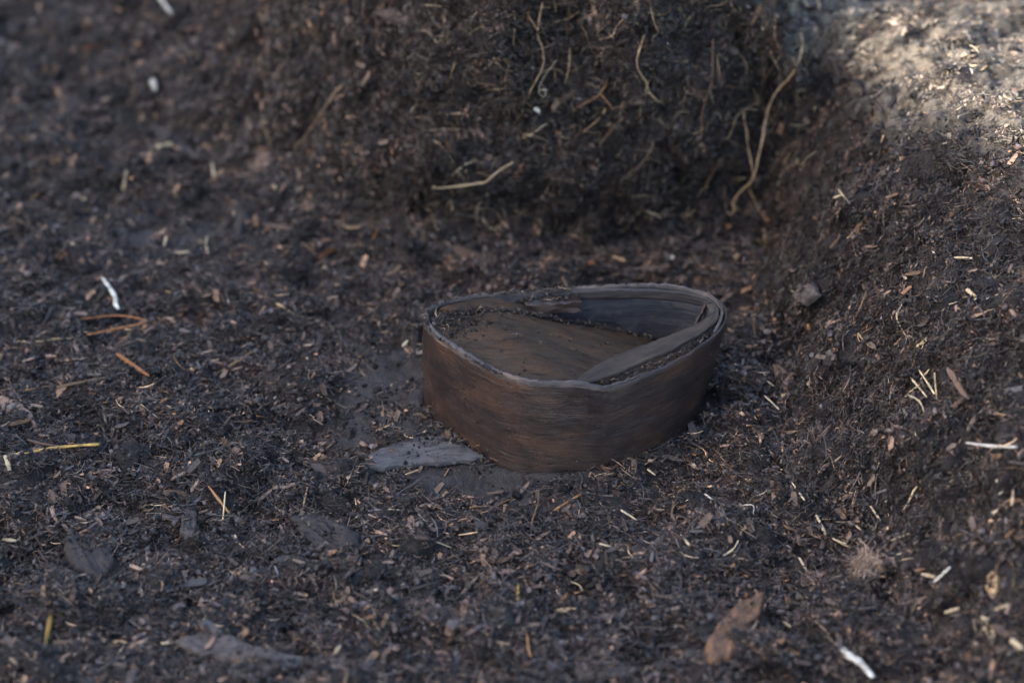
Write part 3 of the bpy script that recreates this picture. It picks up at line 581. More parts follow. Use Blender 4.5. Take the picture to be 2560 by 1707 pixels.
# soil in and on the box: crumbs caught between hoop and flange, in the left corner, along the board's back edge
def in_box(n,kind):
    P=[];
    for _ in range(n):
        k=rng.choice(5,p=[.30,.24,.16,.18,.12])
        if k==0: l=rng.uniform(lR0+.012,lR1-.012); p,nn=plan_at(l); g=rng.uniform(.0015,.0055); P.append((*(p-nn*g),.0715+rng.uniform(-.002,.0015)))
        elif k==1: x=rng.uniform(-.058,.036); u=(x+.052)/.088; y=-.0755+.0185*u+rng.normal(0,.0016); P.append((x,y,plane_z(x,y)+rng.uniform(0,.003)))
        elif k==2: x=rng.normal(-.054,.006); y=rng.normal(-.083,.006); P.append((x,y,plane_z(x,y)+.001))
        elif k==3: x=rng.uniform(.03,.13); y=np.interp(x,[.03,.055,.085,.118,.14],[-.0575,-.052,-.0465,-.0455,-.052])+rng.normal(0,.0012); P.append((x,y,plane_z(x,y)+rng.uniform(.0,.0025)))
        else: x=rng.uniform(0,.052); P.append((x,-.0505+.0035*(x/.05)+rng.normal(0,.002),.0715+rng.uniform(-.001,.0025)))
    P=np.array(P); return P[sdist(P[:,0],P[:,1])<-.0012]
def specks(n):
    lo=np.array([-.06,-.165]);hi=np.array([.14,-.05]); q=rng.uniform(lo,hi,(n,2)); d=sdist(q[:,0],q[:,1]); q=q[d<-.009]; return np.column_stack([q,plane_z(q[:,0],q[:,1])+.0004])
def fixed(P): 
    def f(n): q=P[rng.integers(0,len(P),n)] if n!=len(P) else P; return q,np.tile([[0,0,1.]],(n,1)),None,None
    return f
bx=in_box(2600,0); sp_=specks(420)
pr_=crumbs(2400,.0004,2.4,.0014,fixed(bx))+crumbs(240,.00016,1.6,.0011,fixed(sp_))+crumbs(320,.0003,2.0,.0016,fixed(np.array([(x,y,plane_z(x,y)+.0003) for x,y in zip(-.046+.016*np.abs(rng.normal(0,1,200)),-.089+rng.normal(0,.009,200)) if sdist(np.array([x]),np.array([y]))[0]<-.008])))
pr_.append(fibres(420,.003,.012,.0003,.0005,fixed(bx),BR,[4,4,3,1,2,1.5],.5,.9)); pr_.append(fibres(60,.002,.009,.0003,.0005,fixed(sp_),BR,[2,3,3,1,2,2],.15,.9))
# wall of the box: crumbs and hairs clinging to the outer face
ql=rng.uniform(0,lR1,420); p,nn=plan_at(ql); qz=.004+.07*rng.random(420)**1.6; qp=np.column_stack([p+nn*.0012,qz])
pr_+=crumbs(160,.0003,2.4,.0011,fixed(qp)); 
qr=np.concatenate([rng.normal(l_of(.0,-.0455),.035,330),rng.normal(l_of(-.064,-.075),.02,160)%PER,rng.normal(l_of(-.02,-.152),.010,110),rng.uniform(0,PER,120)])%PER; p,nn=plan_at(qr); qp2=np.column_stack([p-nn*rng.uniform(.0002,.0024,len(qr))[:,None],np.interp(qr,ls,ztm)+.0003])
pr_+=crumbs(640,.0003,2.2,.0014,fixed(qp2)); pr_.append(fibres(150,.003,.010,.0003,.0005,fixed(qp2),BR,[4,4,3,1,2,1.5],.4,.9))
collect('box_soil',pr_,M['debris'],'peat crumbs and hairs caught in the crushed box','peat')
# ------------------------------------------------------------------ single pieces seen in the photograph
def path_on_ground(pts,n,r,hang=0,rigid=False):
    q=catmull(pts,n,False) if len(pts)>2 else np.array(pts[0])+(np.array(pts[-1])-np.array(pts[0]))*np.linspace(0,1,n)[:,None]
    D=surf(q[:,0],q[:,1],G); Nn=surf(q[:,0],q[:,1],NB); Nn=Nn/np.linalg.norm(Nn,axis=1,keepdims=True)
    if rigid:
        c=D[0]+(D[-1]-D[0])*np.linspace(0,1,n)[:,None]; 
        if len(pts)>2: base=surf(q[:,0],q[:,1],B0); c=base+(D-base).mean(0)
        h=((D-c)*Nn).sum(1); c=c+Nn*(np.percentile(h,88)+r*.4+.0030)
    else:
        c=D.copy()
        for _ in range(max(3,n//4)): c[1:-1]=(c[:-2]+c[2:]+2*c[1:-1])/4
        h=((D-c)*Nn).sum(1); c=c+Nn*(np.percentile(h,76)+r*.35+.0022)
    if hang:
        t=np.linspace(0,1,n); c=c+Nn*((hang+3)*.001*(.25+.9*t))[:,None]
    return c,Nn
def place(name,V,T,Q,mat,smooth,**kw):
    """mesh with its origin at its own base"""
    o=V.mean(0); o=np.array([o[0],o[1],V[:,2].min()]); ob=obj(name,mesh_np(name,V-o,T,Q,smooth=smooth),mat,**kw); ob.location=o; return ob
def slab_mesh(pts,th,seed):
    """a flat piece of wood or bark: uneven outline, grain ridges, its lower part sunk in the peat"""
    g=np.random.default_rng(seed); poly=np.array(pts,float); m=54; Q_=np.vstack([poly,poly[:1]]); L=np.concatenate([[0],np.cumsum(np.linalg.norm(np.diff(Q_,axis=0),axis=1))]); t=np.linspace(0,L[-1],m,endpoint=False)
    ou=np.column_stack([np.interp(t,L,Q_[:,0]),np.interp(t,L,Q_[:,1])]); sz=np.ptp(ou,axis=0).max(); c=ou.mean(0)
    u=t/L[-1]*2*np.pi; ou+=.03*sz*np.column_stack([pn(np.cos(u)*3,np.sin(u)*3,seed),pn(np.cos(u)*3+7,np.sin(u)*3,seed)])+g.normal(0,.006*sz,ou.shape)
    one=lambda A:surf(np.array([c[0]]),np.array([c[1]]),A)[0]
    nb=one(NB); nb/=np.linalg.norm(nb); cb=one(B0); base=surf(ou[:,0],ou[:,1],G)
    pl=surf(ou[:,0],ou[:,1],B0); pl=pl-((pl-cb)@nb)[:,None]*nb; h=np.percentile((base-cb)@nb,68)+.0008
    q=pl-cb; cv=q.T@q; ev,ax=np.linalg.eigh(cv); gx=ax[:,2]; gy=np.cross(nb,gx)
    rings=[]
    for sc_,z in ((1.0,-.6*th),(1.01,.05*th),(.985,.42*th),(.94,.62*th),(.84,.74*th),(.70,.82*th),(.55,.87*th),(.40,.9*th),(.25,.92*th),(.12,.93*th)):
        P=cb+q*sc_; a=(P-cb)@gx/sz; b=(P-cb)@gy/sz
        r=th*(.34*pn(a*2.2,b*5,seed)+.24*pn(a*3.5,b*16,seed+1)+.12*pn(a*12,b*30,seed+2)); 
        rings.append(P+nb*(h+z)+nb[None]*(r*(1 if sc_<1 else .2))[:,None])
    V=np.concatenate(rings+[(rings[-1].mean(0))[None]]); k=len(rings); I=np.arange(k*m).reshape(k,m); J=np.roll(I,-1,1); Q=np.stack([I[:-1],J[:-1],J[1:],I[1:]],-1).reshape(-1,4)
    T=np.array([(I[-1,a],I[-1,(a+1)%m],k*m) for a in range(m)]); return V,T,Q
ITEMS=[
('tube','hanging_root','root','root_tan',3.03,16,'longest branching pale root hanging at the corner of the peat face',None,[(0.23,0.408),(0.224,0.386),(0.218,0.352),(0.214,0.31),(0.21,0.29),(0.206,0.264),(0.198,0.244),(0.196,0.232),(0.19,0.214),(0.186,0.198),(0.184,0.186),(0.182,0.172)]),
('tube','+branch','','root_tan',1.87,10,'',None,[(0.214,0.31),(0.202,0.292),(0.192,0.286),(0.182,0.28),(0.174,0.27)]),
('tube','+branch','','root_tan',0.94,10,'',None,[(0.214,0.308),(0.218,0.31),(0.22,0.306)]),
('tube','+branch','','root_tan',1.51,10,'',None,[(0.196,0.286),(0.196,0.268),(0.196,0.26),(0.198,0.242),(0.196,0.23)]),
('tube','+branch','','root_tan',1.54,10,'',None,[(0.188,0.2),(0.192,0.194),(0.194,0.19)]),
('tube','+branch','','root_tan',0.95,10,'',None,[(0.196,0.232),(0.192,0.228),(0.19,0.224)]),
('tube','+branch','','root_tan',0.96,10,'',None,[(0.19,0.212),(0.184,0.206),(0.18,0.196)]),
('tube','hanging_root','root','root_tan',2.16,9,'forked tan root hanging straight down from the peat overhang',None,[(0.026,0.374),(0.022,0.354),(0.022,0.344),(0.026,0.336),(0.028,0.324),(0.022,0.312),(0.018,0.3)]),
('tube','+branch','','root_tan',1.43,9,'',None,[(0.016,0.368),(0.02,0.358),(0.022,0.352)]),
('tube','hanging_root','root','root_orange',1.81,8,'short reddish tan root forking sideways out of the dark face',None,[(0.08,0.312),(0.076,0.304),(0.074,0.298),(0.066,0.296),(0.054,0.288)]),
('tube','+branch','','root_orange',1.27,8,'',None,[(0.074,0.298),(0.08,0.292),(0.082,0.288)]),
('tube','hanging_root','root','root_tan',1.81,9,'kinked tan root with a bent pale tip in the dark face',None,[(0.102,0.358),(0.096,0.33),(0.106,0.318),(0.104,0.31),(0.116,0.3)]),
('tube','hanging_root','root','root_brown',1.48,9,'long brown root curling at its end beside the longest root',None,[(0.162,0.352),(0.158,0.322),(0.152,0.294),(0.15,0.276),(0.148,0.262),(0.156,0.252)]),
('tube','hanging_root','root','root_tan',1.07,7,'thin tan root dangling from the dark peat face behind the box','thin roots hanging out of the peat face',[(0.006,0.364),(0.008,0.356),(0.006,0.338)]),
('tube','hanging_root','root','root_brown',1.08,7,'thin tan root dangling from the dark peat face behind the box','thin roots hanging out of the peat face',[(0.03,0.328),(0.036,0.32),(0.036,0.306)]),
('tube','hanging_root','root','root_tan',1.08,7,'thin tan root dangling from the dark peat face behind the box','thin roots hanging out of the peat face',[(0.048,0.338),(0.048,0.322),(0.044,0.308)]),
('tube','hanging_root','root','root_tan',1.46,7,'thin tan root dangling from the dark peat face behind the box','thin roots hanging out of the peat face',[(0.078,0.284),(0.072,0.272),(0.06,0.264)]),
('tube','hanging_root','root','root_tan',1.07,7,'thin tan root dangling from the dark peat face behind the box','thin roots hanging out of the peat face',[(0.09,0.374),(0.082,0.362),(0.08,0.352)]),
('tube','hanging_root','root','root_tan',1.43,7,'thin tan root dangling from the dark peat face behind the box','thin roots hanging out of the peat face',[(0.106,0.382),(0.104,0.372),(0.108,0.364)]),
('tube','hanging_root','root','root_tan',1.1,7,'thin tan root dangling from the dark peat face behind the box','thin roots hanging out of the peat face',[(0.142,0.29),(0.136,0.292),(0.13,0.29)]),
('tube','hanging_root','root','root_tan',1.16,7,'thin tan root dangling from the dark peat face behind the box','thin roots hanging out of the peat face',[(0.224,0.25),(0.224,0.236),(0.22,0.218)]),
('tube','hanging_root','root','root_brown',1.15,7,'thin tan root dangling from the dark peat face behind the box','thin roots hanging out of the peat face',[(0.254,0.2),(0.246,0.21),(0.246,0.19)]),
('tube','hanging_root','root','root_tan',1.16,7,'thin tan root dangling from the dark peat face behind the box','thin roots hanging out of the peat face',[(0.208,0.22),(0.21,0.2),(0.208,0.186)]),
('tube','hanging_root','root','root_tan',1.15,7,'thin tan root dangling from the dark peat face behind the box','thin roots hanging out of the peat face',[(0.148,0.176),(0.152,0.19),(0.154,0.198)]),
('tube','hanging_root','root','root_tan',1.1,7,'thin tan root dangling from the dark peat face behind the box','thin roots hanging out of the peat face',[(0.166,0.338),(0.162,0.326),(0.164,0.318)]),
('tube','hanging_root','root','root_tan',1.11,7,'thin tan root dangling from the dark peat face behind the box','thin roots hanging out of the peat face',[(0.188,0.34),(0.196,0.33),(0.19,0.322)]),
('tube','hanging_root','root','root_brown',1.11,7,'thin tan root dangling from the dark peat face behind the box','thin roots hanging out of the peat face',[(0.18,0.31),(0.192,0.306),(0.2,0.308)]),
('tube','hanging_root','root','root_brown',1.13,7,'thin tan root dangling from the dark peat face behind the box','thin roots hanging out of the peat face',[(0.174,0.246),(0.17,0.23),(0.162,0.218)]),
('tube','hanging_root','root','root_brown',1.07,7,'thin tan root dangling from the dark peat face behind the box','thin roots hanging out of the peat face',[(0.054,0.36),(0.062,0.35),(0.066,0.334)]),
('tube','hanging_root','root','root_brown',1.47,7,'thin tan root dangling from the dark peat face behind the box','thin roots hanging out of the peat face',[(0.09,0.282),(0.084,0.268),(0.072,0.252)]),
('tube','hanging_root','root','root_tan',1.1,7,'thin tan root dangling from the dark peat face behind the box','thin roots hanging out of the peat face',[(0.206,0.382),(0.202,0.362),(0.208,0.356)]),
('tube','hanging_root','root','root_tan',1.08,7,'thin tan root dangling from the dark peat face behind the box','thin roots hanging out of the peat face',[(0.148,0.37),(0.138,0.362),(0.134,0.356)]),
('tube','hanging_root','root','root_brown',1.49,7,'thin tan root dangling from the dark peat face behind the box','thin roots hanging out of the peat face',[(0.028,0.126),(0.03,0.108),(0.026,0.09)]),
('tube','fallen_root','root','root_tan',2.33,5,'straight tan rootlet lying on the slope left of the dark face',None,[(-0.126,0.314),(-0.138,0.302),(-0.154,0.288),(-0.168,0.278),(-0.188,0.268)]),
('tube','fallen_root','root','root_pale',2.04,4,'wavy pale root lying across the lower dark face',None,[(-0.062,0.206),(-0.052,0.204),(-0.044,0.21),(-0.034,0.214),(-0.026,0.218),(-0.02,0.218),(-0.016,0.226),(-0.006,0.232),(0.002,0.238)]),
('tube','fallen_root','root','root_pale',1.9,0,'short S-shaped cream root above the clods left of the box',None,[(-0.268,0.16),(-0.268,0.146),(-0.266,0.136),(-0.262,0.126)]),
('blade','white_root_piece','root','white_root',3.64,0,'thick bright white curved root piece lying left of the box',None,[(-0.346,0.082),(-0.338,0.068),(-0.33,0.052),(-0.328,0.042),(-0.324,0.034)]),
('tube','fallen_root','root','root_white',1.4,0,'thin white root bent like a hook in front of the right bank',None,[(0.138,-0.208),(0.142,-0.212),(0.152,-0.216),(0.164,-0.216),(0.17,-0.218),(0.174,-0.222),(0.172,-0.23),(0.168,-0.238),(0.17,-0.246)]),
('tube','fallen_root','root','root_pale',1.52,0,'cream C-shaped root near the bent white root',None,[(0.144,-0.274),(0.15,-0.274),(0.156,-0.27),(0.156,-0.264),(0.16,-0.256)]),
('tube','fallen_root','root','root_pale',2.24,0,'curved cream root on the right bank level with the box rim',None,[(0.294,-0.098),(0.29,-0.11),(0.288,-0.114),(0.29,-0.126),(0.292,-0.134)]),
('tube','fallen_root','root','root_tan',1.95,0,'stubby tan root on the right bank beside the curved cream root',None,[(0.262,-0.09),(0.264,-0.102),(0.268,-0.112)]),
('tube','fallen_root','root','root_pale',2.11,0,'bent pale stem lying on the right bank above the fibre tuft',None,[(0.29,-0.242),(0.282,-0.244),(0.276,-0.248),(0.27,-0.252)]),
('blade','white_stalk','stalk','white_root',5.64,0,'thick broken white stem lying below the rusty bark piece',None,[(0.212,-0.364),(0.218,-0.376),(0.224,-0.382),(0.23,-0.396)]),
('blade','white_stalk','stalk','white_root',4.81,0,'slanting white stem far back on the left slope',None,[(-0.352,0.526),(-0.34,0.5),(-0.326,0.474)]),
('blade','white_stalk','stalk','white_root',5.91,0,'stubby white stem end on the left slope',None,[(-0.342,0.394),(-0.336,0.376)]),
('blade','white_stalk','stalk','straw_cream',5.32,0,'short cream stem stub by the dark purple wood splinter',None,[(-0.33,0.292),(-0.316,0.304)]),
('tube','twig','twig','root_tan',2.81,0,'upright T-shaped tan twig on the left slope',None,[(-0.218,0.302),(-0.22,0.282)]),
('tube','+side_shoot','','root_tan',2.4,0,'',None,[(-0.222,0.304),(-0.216,0.302),(-0.212,0.296)]),
('blade','long_white_straw','straw','white_root',2.06,0,'long thin bluish white straw across the right bank',None,[(0.318,-0.248),(0.332,-0.26),(0.346,-0.27)]),
('blade','white_straw','straw','white_root',2.31,0,'square-cut white straw right of the fibre tuft',None,[(0.286,-0.328),(0.298,-0.326)]),
('blade','tuft_straw','straw','straw_cream',1.85,0,'pale straw crossing others in the tuft on the right bank','straws of the pale tuft on the right bank',[(0.29,-0.172),(0.298,-0.2)]),
('blade','tuft_straw','straw','straw_cream',1.84,0,'pale straw crossing others in the tuft on the right bank','straws of the pale tuft on the right bank',[(0.288,-0.188),(0.294,-0.2),(0.296,-0.21)]),
('blade','tuft_straw','straw','straw_cream',1.85,0,'pale straw crossing others in the tuft on the right bank','straws of the pale tuft on the right bank',[(0.296,-0.172),(0.302,-0.2)]),
('blade','tuft_straw','straw','straw_cream',1.83,0,'pale straw crossing others in the tuft on the right bank','straws of the pale tuft on the right bank',[(0.306,-0.188),(0.302,-0.202)]),
('blade','tuft_straw','straw','straw_cream',1.85,0,'pale straw crossing others in the tuft on the right bank','straws of the pale tuft on the right bank',[(0.296,-0.188),(0.286,-0.18)]),
('blade','tuft_straw','straw','straw_cream',1.86,0,'pale straw crossing others in the tuft on the right bank','straws of the pale tuft on the right bank',[(0.302,-0.178),(0.292,-0.178)]),
('blade','yellow_reed','reed','yellow',3.24,0,'long mottled yellow reed stalk at the left of the floor',None,[(-0.36,-0.166),(-0.344,-0.16),(-0.326,-0.156),(-0.306,-0.154)]),
('blade','brown_reed','reed','wood_brown',2.6,0,'dull brown reed stalk lying behind the yellow reed',None,[(-0.362,-0.144),(-0.346,-0.15),(-0.33,-0.152),(-0.306,-0.148)]),
('blade','folded_reed','reed','rust',2.14,0,'rust-brown reed blade folded back on itself',None,[(-0.37,0.018),(-0.348,0.022),(-0.328,0.026),(-0.312,0.024),(-0.3,0.018),(-0.308,0.012),(-0.324,0.006),(-0.344,-0.002)]),
('tube','twig','twig','root_brown',2.45,0,'curved brown twig below the folded reed',None,[(-0.31,0.008),(-0.32,-0.002),(-0.324,-0.018),(-0.326,-0.03),(-0.326,-0.042)]),
('tube','twig','twig','root_tan',1.4,0,'thin kinked tan twig left of the curved brown twig',None,[(-0.384,-0.006),(-0.368,-0.008),(-0.35,-0.006),(-0.34,-0.02),(-0.324,-0.042)]),
('blade','bark_shard','bark','rust',3.43,0,'pointed orange-brown bark shard below the folded reed',None,[(-0.312,-0.04),(-0.304,-0.048),(-0.294,-0.058),(-0.282,-0.07)]),
('tube','twig','twig','wood_grey',3.2,0,'grey charred twig left of the folded reed',None,[(-0.378,0.036),(-0.384,0.016),(-0.388,0.0),(-0.388,-0.014)]),
('blade','wood_stick','stick','wood_pink',3.54,0,'stubby pinkish stick at the fold of the reed',None,[(-0.292,0.014),(-0.296,-0.004)]),
('tube','twig','twig','straw_cream',1.34,0,'slender cream twig on the clods below the orange shard',None,[(-0.292,-0.092),(-0.28,-0.104),(-0.268,-0.116)]),
('tube','twig','twig','wood_grey',0.96,0,'thin straight grey twig below the slender cream twig',None,[(-0.292,-0.16),(-0.282,-0.172),(-0.27,-0.186)]),
('tube','twig','twig','root_white',1.46,0,'thin whitish twig hanging over a clod edge',None,[(-0.25,0.08),(-0.24,0.062),(-0.234,0.044)]),
('tube','twig','twig','root_tan',3.22,0,'knobbly twig with pale ends left of the box',None,[(-0.192,0.026),(-0.178,0.02),(-0.162,0.028)]),
('tube','wood_stick','stick','wood_dark',4.24,0,'thick dark stick jutting in beside the grey bark slab',None,[(-0.274,-0.39),(-0.258,-0.376),(-0.238,-0.356)]),
('tube','twig','twig','wood_brown',2.17,0,'upright brown twig below the cream straws in front of the box',None,[(0.116,-0.212),(0.112,-0.23),(0.106,-0.254)]),
('blade','orange_straw','straw','orange',1.88,0,'slim orange splinter in front of the box bottom',None,[(0.03,-0.218),(0.05,-0.2)]),
('blade','split_straw','straw','wood_pink',2.96,0,'split pinkish tan straw on the front clods',None,[(-0.042,-0.316),(-0.022,-0.292)]),
('blade','yellow_straw','straw','yellow',2.35,0,'speckled yellow straw standing on end on the front clods',None,[(0.004,-0.306),(0.004,-0.328)]),
('tube','orange_straw','straw','orange',2.56,0,'bent orange stalk at the front edge of the floor',None,[(0.006,-0.348),(0.01,-0.362),(0.012,-0.38)]),
('blade','orange_straw','straw','orange',2.19,0,'orange straw crossed by a thin pale straw',None,[(-0.218,-0.206),(-0.202,-0.222)]),
('blade','pale_straw','straw','straw_cream',1.25,0,'thin pale straw leaning on an orange straw',None,[(-0.206,-0.208),(-0.206,-0.232)]),
('blade','yellow_straw','straw','yellow',3.45,0,'yellow straw pointing up at the front left of the floor',None,[(-0.306,-0.336),(-0.306,-0.364)]),
('blade','wood_stick','stick','wood_pink',3.48,0,'stubby pink-grey stick right of the slate-grey board',None,[(-0.018,-0.196),(-0.006,-0.194)]),
('blade','cream_straw','straw','straw_cream',1.87,0,'short cream straw on the floor in front of the box','cream straws on the floor in front of the box',[(-0.088,-0.226),(-0.066,-0.216)]),
('blade','cream_straw','straw','straw_cream',2.18,0,'short cream straw on the floor in front of the box','cream straws on the floor in front of the box',[(-0.116,-0.224),(-0.11,-0.228)]),
('blade','cream_straw','straw','straw_tan',2.24,0,'short cream straw on the floor in front of the box','cream straws on the floor in front of the box',[(-0.078,-0.182),(-0.068,-0.174)]),
('blade','cream_straw','straw','straw_cream',2.81,0,'short cream straw on the floor in front of the box','cream straws on the floor in front of the box',[(0.078,-0.216),(0.09,-0.22)]),
('blade','cream_straw','straw','straw_cream',2.25,0,'short cream straw on the floor in front of the box','cream straws on the floor in front of the box',[(0.1,-0.168),(0.106,-0.172)]),
('blade','cream_straw','straw','straw_cream',2.74,0,'short cream straw on the floor in front of the box','cream straws on the floor in front of the box',[(0.118,-0.252),(0.122,-0.274)]),
('blade','cream_straw','straw','straw_cream',2.41,0,'short cream straw on the floor in front of the box','cream straws on the floor in front of the box',[(0.06,-0.274),(0.08,-0.274)]),
('blade','cream_straw','straw','straw_cream',1.79,0,'short cream straw on the floor in front of the box','cream straws on the floor in front of the box',[(0.04,-0.292),(0.046,-0.296),(0.048,-0.302)]),
('blade','cream_straw','straw','straw_cream',1.53,0,'short cream straw on the floor in front of the box','cream straws on the floor in front of the box',[(-0.054,-0.256),(-0.042,-0.256)]),
('blade','cream_straw','straw','straw_cream',2.65,0,'short cream straw on the floor in front of the box','cream straws on the floor in front of the box',[(-0.098,-0.314),(-0.09,-0.316)]),
('blade','cream_straw','straw','straw_tan',1.89,0,'short cream straw on the floor in front of the box','cream straws on the floor in front of the box',[(-0.15,-0.214),(-0.148,-0.198)]),
('blade','cream_straw','straw','straw_tan',2.97,0,'short cream straw on the floor in front of the box','cream straws on the floor in front of the box',[(-0.104,-0.126),(-0.09,-0.118)]),
('blade','cream_straw','straw','straw_cream',2.92,0,'short cream straw on the floor in front of the box','cream straws on the floor in front of the box',[(-0.284,-0.142),(-0.276,-0.166)]),
('blade','cream_straw','straw','white_root',2.75,0,'short cream straw on the floor in front of the box','cream straws on the floor in front of the box',[(-0.148,-0.048),(-0.142,-0.05)]),
('blade','cream_straw','straw','straw_tan',1.84,0,'short cream straw on the floor in front of the box','cream straws on the floor in front of the box',[(-0.038,-0.244),(-0.024,-0.246)]),
('blade','cream_straw','straw','straw_cream',1.7,0,'short cream straw on the floor in front of the box','cream straws on the floor in front of the box',[(0.196,-0.07),(0.208,-0.076)]),
('blade','cream_straw','straw','straw_cream',2.01,0,'short cream straw on the floor in front of the box','cream straws on the floor in front of the box',[(0.194,-0.088),(0.208,-0.108)]),
('blade','cream_straw','straw','straw_tan',2.62,0,'short cream straw on the floor in front of the box','cream straws on the floor in front of the box',[(0.198,-0.124),(0.184,-0.152)]),
('blade','cream_straw','straw','straw_tan',2.27,0,'short cream straw on the floor in front of the box','cream straws on the floor in front of the box',[(0.204,-0.144),(0.2,-0.166)]),
('blade','cream_straw','straw','straw_cream',2.02,0,'short cream straw on the floor in front of the box','cream straws on the floor in front of the box',[(0.066,-0.336),(0.064,-0.346)]),
('blade','cream_straw','straw','straw_cream',3.43,0,'short cream straw on the floor in front of the box','cream straws on the floor in front of the box',[(-0.224,-0.356),(-0.23,-0.358)]),
('blade','cream_straw','straw','straw_cream',3.41,0,'short cream straw on the floor in front of the box','cream straws on the floor in front of the box',[(-0.112,-0.362),(-0.116,-0.37)]),
('blade','cream_straw','straw','straw_tan',1.32,0,'short cream straw on the floor in front of the box','cream straws on the floor in front of the box',[(0.022,-0.12),(0.038,-0.124)]),
('blade','cream_straw','straw','straw_cream',1.67,0,'short cream straw on the floor in front of the box','cream straws on the floor in front of the box',[(0.142,-0.098),(0.15,-0.102)]),
('blade','straw_chip','straw','straw_cream',3.6,0,'small cream straw chip lying on the floor left of the box','cream chips strewn on the left floor',[(-0.356,0.242),(-0.354,0.258)]),
('blade','straw_chip','straw','straw_cream',3.56,0,'small cream straw chip lying on the floor left of the box','cream chips strewn on the left floor',[(-0.212,0.232),(-0.21,0.216)]),
('blade','straw_chip','straw','straw_cream',3.24,0,'small cream straw chip lying on the floor left of the box','cream chips strewn on the left floor',[(-0.28,0.288),(-0.276,0.266)]),
('blade','straw_chip','straw','straw_cream',4.9,0,'small cream straw chip lying on the floor left of the box','cream chips strewn on the left floor',[(-0.254,0.33),(-0.252,0.326)]),
('blade','straw_chip','straw','straw_cream',3.4,0,'small cream straw chip lying on the floor left of the box','cream chips strewn on the left floor',[(-0.386,0.14),(-0.376,0.122)]),
('blade','straw_chip','straw','straw_cream',1.85,0,'small cream straw chip lying on the floor left of the box','cream chips strewn on the left floor',[(-0.272,0.084),(-0.26,0.09)]),
('blade','straw_chip','straw','straw_cream',2.21,0,'small cream straw chip lying on the floor left of the box','cream chips strewn on the left floor',[(-0.284,0.088),(-0.288,0.07)]),
('blade','straw_chip','straw','straw_cream',2.2,0,'small cream straw chip lying on the floor left of the box','cream chips strewn on the left floor',[(-0.176,0.074),(-0.178,0.062)]),
('blade','straw_chip','straw','straw_cream',2.63,0,'small cream straw chip lying on the floor left of the box','cream chips strewn on the left floor',[(-0.292,0.124),(-0.278,0.122)]),
('blade','straw_chip','straw','straw_cream',4.45,0,'small cream straw chip lying on the floor left of the box','cream chips strewn on the left floor',[(-0.368,-0.182),(-0.362,-0.196)]),
('blade','straw_chip','straw','straw_cream',4.29,0,'small cream straw chip lying on the floor left of the box','cream chips strewn on the left floor',[(-0.358,-0.25),(-0.348,-0.252)]),
('blade','straw_chip','straw','straw_cream',2.77,0,'small cream straw chip lying on the floor left of the box','cream chips strewn on the left floor',[(-0.386,-0.036),(-0.382,-0.038)]),
('blade','straw_chip','straw','straw_cream',1.98,0,'small cream straw chip lying on the floor left of the box','cream chips strewn on the left floor',[(-0.204,-0.124),(-0.198,-0.128)]),
('blade','straw_chip','straw','straw_cream',2.66,0,'small cream straw chip lying on the floor left of the box','cream chips strewn on the left floor',[(-0.302,0.136),(-0.302,0.15)]),
('blade','straw_chip','straw','straw_cream',3.52,0,'small cream straw chip lying on the floor left of the box','cream chips strewn on the left floor',[(-0.084,-0.006),(-0.088,-0.012)]),
('blade','straw_chip','straw','straw_cream',2.44,0,'small cream straw chip lying on the floor left of the box','cream chips strewn on the left floor',[(-0.166,-0.026),(-0.162,-0.032)]),
('blade','straw_chip','straw','straw_cream',2.41,0,'small cream straw chip lying on the right bank','cream chips strewn on the right bank',[(0.274,0.026),(0.28,0.016)]),
('blade','straw_chip','straw','straw_cream',4.36,0,'small cream straw chip lying on the right bank','cream chips strewn on the right bank',[(0.332,-0.134),(0.336,-0.144)]),
('blade','straw_chip','straw','straw_cream',2.78,0,'small cream straw chip lying on the right bank','cream chips strewn on the right bank',[(0.336,-0.144),(0.338,-0.156)]),
('blade','straw_chip','straw','straw_cream',4.38,0,'small cream straw chip lying on the right bank','cream chips strewn on the right bank',[(0.296,-0.15),(0.304,-0.154)]),
('blade','straw_chip','straw','straw_cream',2.4,0,'small cream straw chip lying on the right bank','cream chips strewn on the right bank',[(0.28,0.02),(0.28,0.01)]),
('blade','straw_chip','straw','straw_cream',3.24,0,'small cream straw chip lying on the right bank','cream chips strewn on the right bank',[(0.294,-0.076),(0.298,-0.088)]),
('blade','straw_chip','straw','straw_cream',2.86,0,'small cream straw chip lying on the right bank','cream chips strewn on the right bank',[(0.326,-0.092),(0.338,-0.106)]),
('blade','straw_chip','straw','straw_cream',4.21,0,'small cream straw chip lying on the right bank','cream chips strewn on the right bank',[(0.37,0.114),(0.372,0.098)]),
('blade','straw_chip','straw','straw_cream',2.82,0,'small cream straw chip lying on the right bank','cream chips strewn on the right bank',[(0.36,0.128),(0.354,0.106)]),
('blade','straw_chip','straw','straw_cream',2.79,0,'small cream straw chip lying on the right bank','cream chips strewn on the right bank',[(0.294,0.072),(0.3,0.068)]),
('blade','straw_chip','straw','straw_cream',3.48,0,'small cream straw chip lying on the right bank','cream chips strewn on the right bank',[(0.328,-0.296),(0.322,-0.298)]),
('blade','straw_chip','straw','straw_cream',2.89,0,'small cream straw chip lying on the right bank','cream chips strewn on the right bank',[(0.336,-0.286),(0.336,-0.302)]),
('blade','straw_chip','straw','straw_cream',3.99,0,'small cream straw chip lying on the right bank','cream chips strewn on the right bank',[(0.294,-0.348),(0.286,-0.348)]),
('blade','straw_chip','straw','straw_cream',5.02,0,'small cream straw chip lying on the right bank','cream chips strewn on the right bank',[(0.298,-0.378),(0.298,-0.384)]),
('blade','straw_chip','straw','straw_cream',4.91,0,'small cream straw chip lying on the right bank','cream chips strewn on the right bank',[(0.32,-0.398),(0.324,-0.406)]),
